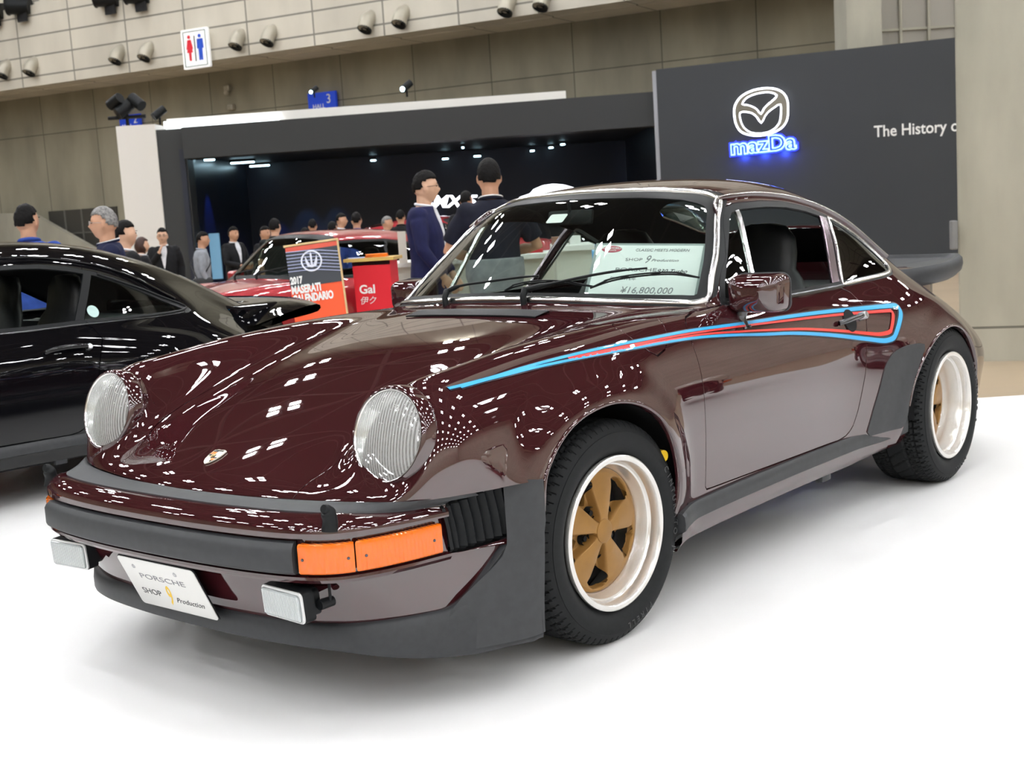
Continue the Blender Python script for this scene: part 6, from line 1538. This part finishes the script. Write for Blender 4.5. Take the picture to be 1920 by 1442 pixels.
# poster
d = 8.9
PQ = [sd_at(567, 464, d), sd_at(661, 460, d), sd_at(652, 602, d), sd_at(555, 616, d)]
O = Vector((PQ[3][0], d, PQ[3][1])); U = Vector((PQ[2][0]-PQ[3][0], 0, PQ[2][1]-PQ[3][1])); Vv = Vector((PQ[0][0]-PQ[3][0], .10, PQ[0][1]-PQ[3][1])); pw, ph = U.length, Vv.length
PM = HM @ frame(O, U.cross(Vv), U)       # X right, Y up the poster, Z towards us
po = bpy.data.objects.new('poster_stand', None); COL.objects.link(po); po.matrix_world = PM; tag(po, 'orange and dark calendar poster on a stand behind the maroon fender', 'poster')
b = MB(); b.box((pw/2, ph*.25-.2, -.012), (pw, ph*.50+.4, .02)); b.build('poster_lower_panel', M['orange'], po)
b = MB(); b.box((pw/2, ph*.715, -.010), (pw, ph*.44, .022)); up = b.build('poster_photo', mat('poster_charcoal', (.035, .04, .05), .4), po)
b = MB(); b.box((pw/2, ph*.955, -.011), (pw, ph*.075, .021)); b.build('poster_top_band', mat('poster_coral', (.70, .10, .06), .4), po)
b = MB(); b.box((pw/2, ph+.006, -.008), (pw+.02, .014, .03)); b.box((pw+.004, ph/2-.2, -.008), (.010, ph+.4, .03)); b.build('poster_frame', mat('pale_wood', (.62, .45, .22), .5), po)
b = MB(); b.box((pw/2, -.55, -.05), (pw*.7, .5, .03)); b.build('stand_leg', M['trim'], po)
b = MB()
for k in range(7): y = ph*(.66+.04*k); b.tube(spl([(0, y+.02, .003), (pw*.5, y+.012, .003), (pw, y-.02, .003)], 4), .0028, 4)
b.build('grille_lines', mat('silver_blue', (.45, .5, .75), .3, .3), po)
em_ = Matrix.Translation((pw*.47, ph*.79, .006)); b = MB(); b.lathe([(pw*.175,0),(pw*.19,.002),(pw*.205,0)], 40, em_)
b.prism([(-.006,-.045),(.006,-.045),(.006,.048),(0,.062),(-.006,.048)], .003, em_)
for s in (1, -1): b.prism([(0,-.045),(s*.030,-.038),(s*.042,.0),(s*.040,.040),(s*.030,.012),(s*.014,-.024),(0,-.03)], .003*1, em_)
b.build('trident_emblem', mat('emblem_white', (.75, .77, .85), .3), po)
for t_, y, sz, sx_ in (('2017', .575, .062, .62), ('MASERATI', .46, .070, .60), ('CALENDARIO', .345, .070, .60)):
    text_obj('poster_lettering', t_, sz*1.08, Matrix.Translation((.006, ph*y, .004)), M['white'], po, .0008, 'LEFT', sx=sx_*1.0, bold=.0035)
# podium in red cloth with magazines
d = 9.1
pd = bpy.data.objects.new('podium', None); COL.objects.link(pd); s0, zt = sd_at(692, 484, d); pd.matrix_world = HM @ Matrix.Translation((s0, d, 0)) @ Matrix.Rotation(R(-8), 4, 'Z'); tag(pd, 'podium wrapped in red cloth with white lettering beside the orange poster', 'podium')
b = MB(); b.box((0, .12, zt-.010), (.36, .30, .022)); b.build('podium_top', mat('podium_wood', (.55, .36, .10), .45), pd)
b = MB(); b.prism([(-.125, zt-.02), (.145, zt-.02), (.165, HALLZ+.02), (-.10, HALLZ+.02)], -.24, Matrix.Translation((0, .0, 0)) @ SX); cl = b.build('red_cloth', mat('red_cloth', (.62, .010, .022), .6), pd)
b = MB(); b.box((.01, .11, zt-.035), (.27, .22, .03)); b.build('podium_edge', M['trim'], pd)
text_obj('cloth_lettering', 'Gal', .085, Matrix.Translation((-.03, -.002, zt-.22)) @ SX, M['white'], pd, .001, sx=1.0, bold=.002)
text_obj('cloth_lettering', '伊ク', .06, Matrix.Translation((-.03, -.002, zt-.30)) @ SX, M['white'], pd, .001, shear=.2)
for k in range(5):
    b = MB(); b.box((0, 0, 0), (.15, .11, .004)); o = b.build('magazine', mat('magazine_orange', (.80, .20, .01), .4) if k == 0 else bpy.data.materials['magazine_orange'], None); o.matrix_world = HM @ Matrix.Translation((s0+.045, d+.10, zt+.0045+.0045*k)) @ Matrix.Rotation(R(-8+5*k), 4, 'Z')
    tag(o, 'orange magazine in the small stack on the podium', 'magazine', 'orange magazines on the podium')
b = MB(); b.box((0, 0, 0), (.15, .10, .004)); o = b.build('leaflet', mat('leaflet_blue', (.30, .42, .75), .4), None); o.matrix_world = HM @ Matrix.Translation((s0-.08, d+.12, zt+.004)) @ Matrix.Rotation(R(14), 4, 'Z'); tag(o, 'pale blue leaflet lying left of the orange magazines', 'leaflet')
# white counters
d = 11.0
s1, z1 = sd_at(735, 494, d); M['counter'] = mat('counter_white', (.72, .72, .69), .45)
def counter(sa, sb, d, zt, lab):
    c = bpy.data.objects.new('counter', None); COL.objects.link(c); c.matrix_world = HM @ Matrix.Translation(((sa+sb)/2, d+.3, 0)); tag(c, lab, 'counter')
    b = MB(); b.box((0, 0, zt-.02), (sb-sa+.04, .62, .04), bev=.004); b.build('counter_top', M['counter'], c)
    b = MB(); b.box((0, .02, (zt-.04+HALLZ)/2), (sb-sa, .54, zt-.04-HALLZ)); b.build('counter_body', mat('counter_cream', (.60, .59, .53), .5) if 'counter_cream' not in bpy.data.materials else bpy.data.materials['counter_cream'], c)
    b = MB(); n = int((sb-sa)/.5)
    for k in range(1, n+1): b.box(((k/(n+1)-.5)*(sb-sa), -.255, (zt-.04+HALLZ)/2), (.012, .012, zt-.06-HALLZ))
    b.build('panel_joint', M['truss'], c)
sb_, zb_ = sd_at(880, 483, d); counter(s1, sb_, d, z1, 'white reception counter behind the man in the navy suit')
sa_, za_ = sd_at(965, 478, 10.2); sb_, _ = sd_at(1040, 470, 10.2); counter(sa_, sb_, 10.2, za_, 'cream counter right of the polo man, seen through the windscreen')
b = MB(); b.box((0, 0, .014), (.20, .15, .028), bev=.004); o = hobj('tray', b, mat('tray_red', (.5, .02, .03), .4)); o.matrix_world = HM @ Matrix.Translation((sa_+.13, 10.45, za_)); tag(o, 'red tray on the cream counter beside the polo man', 'tray')
sa_, za_ = sd_at(1042, 462, 9.3); sb_, _ = sd_at(1110, 462, 9.3); counter(sa_, sb_, 9.3, za_, 'taller pale counter at the right, seen through the windscreen')
s_, zt_ = sd_at(752, 434, 10.9); b = MB(); b.box((s_, 10.92, (zt_+z1)/2), (.066, .03, zt_-z1)); o = hobj('sign_post', b, mat('sign_cream', (.72, .68, .60), .5)); tag(o, 'narrow upright cream sign on the counter left of the navy suit', 'sign')
for k, (px, py, c_) in enumerate(((770, 487, 0), (1078, 459, 1), (1048, 461, 2))):
    s_, z_ = sd_at(px, py, 9.6)
    if k == 0: continue
    b = MB(); b.box((s_, 9.6, za_+.03), (.06+.02*k, .16, .06)); o = hobj('brochure_box', b, M['white'] if k == 1 else mat('box_brown', (.25, .12, .08), .5)); tag(o, ['', 'white brochure box on the taller pale counter', 'brown box on the taller pale counter'][k], 'box')
# ribbed black finial behind the hood
s_, z_ = sd_at(621, 602, 7.6); b = MB(); T_ = Matrix.Translation((s_, 7.6, 0))
b.lathe([(0,z_+.03),(.008,z_+.028),(.010,z_+.018),(.015,z_+.012),(.015,z_),(.021,z_-.006),(.021,z_-.018),(.027,z_-.024),(.027,z_-.04),(.034,z_-.05),(.034,.45),(.034,.02),(.14,.01),(.14,0)], 20, T_); o = hobj('barrier_post', b, M['trim'], smooth=40); tag(o, 'black ribbed post top showing above the maroon fender below the poster', 'post')
# price board standing behind the windscreen
TLp, TRp, BLp, BRp = Vector((-.800, .202, 1.085)), Vector((-.925, .566, 1.0468)), Vector((-.655, .239, .9045)), Vector((-.775, .606, .884))
Ux = (BRp-BLp); Uy = (TLp-BLp); nB = Ux.cross(Uy).normalized(); bd = bpy.data.objects.new('price_board', None); COL.objects.link(bd); tag(bd, 'white price board standing behind the windscreen of the maroon coupe', 'sign')
BM = frame(BLp, nB, Ux); w_, h_ = Ux.length, Uy.dot(BM.to_3x3() @ Vector((0, 1, 0))); sk_ = Uy.dot(Ux.normalized())
bd.matrix_world = BM
shear = lambda x, y: (x+sk_*y/h_, y)
b = MB(); b.prism([shear(0, 0), shear(w_, 0), shear(w_, h_), shear(0, h_)], -.006); b.build('board_frame', mat('board_grey', (.30, .34, .34), .5), bd)
b = MB(); b.prism([shear(.012, .004), shear(w_-.008, .004), shear(w_-.008, h_-.010), shear(.012, h_-.010)], .002); b.build('board_card', mat('board_card_white', (.80, .82, .82), .6), bd)
def btext(t_, x, y, sz, m, sx=1, sh=0, bold=0): 
    p = shear(x*w_, y*h_); text_obj('board_lettering', t_, sz, Matrix.Translation((p[0], p[1], .0026)), m, bd, .0004, sx=sx, shear=sh+sk_/h_*0, bold=bold)
redl = mat('board_red', (.50, .10, .14), .5)
p = shear(.16*w_, .885*h_); b = MB(); b.lathe([(0,.003),(.018,.003),(.019,.002)], 28, Matrix.Translation((p[0], p[1], 0)) @ Matrix.Diagonal((1.9, .75, 1, 1))); b.build('board_emblem', redl, bd)
text_obj('board_lettering', 'AUTOMOBILE', .011, Matrix.Translation((p[0], p[1]+.003, .0036)), M['paper'], bd, .0004); text_obj('board_lettering', 'COUNCIL', .008, Matrix.Translation((p[0], p[1]-.006, .0036)), M['paper'], bd, .0004)
btext('CLASSIC MEETS MODERN', .62, .87, .015, M['greyink'], 1.1, .2); btext('SHOP  ', .40, .70, .016, M['greyink'], 1.5); btext('9', .50, .70, .045, M['greyink'], .8, .4); btext('Production', .66, .69, .015, M['greyink'], 1.4, .4)
btext('PORSCHE', .42, .52, .020, M['greyink'], 1.7); btext('930 Turbo', .74, .50, .022, M['ink'], 1.1, .4); btext('年式/1976年', .32, .36, .016, M['greyink'], 1.1); btext('¥16,800,000', .55, .16, .036, M['greyink'], 1.0, .2)
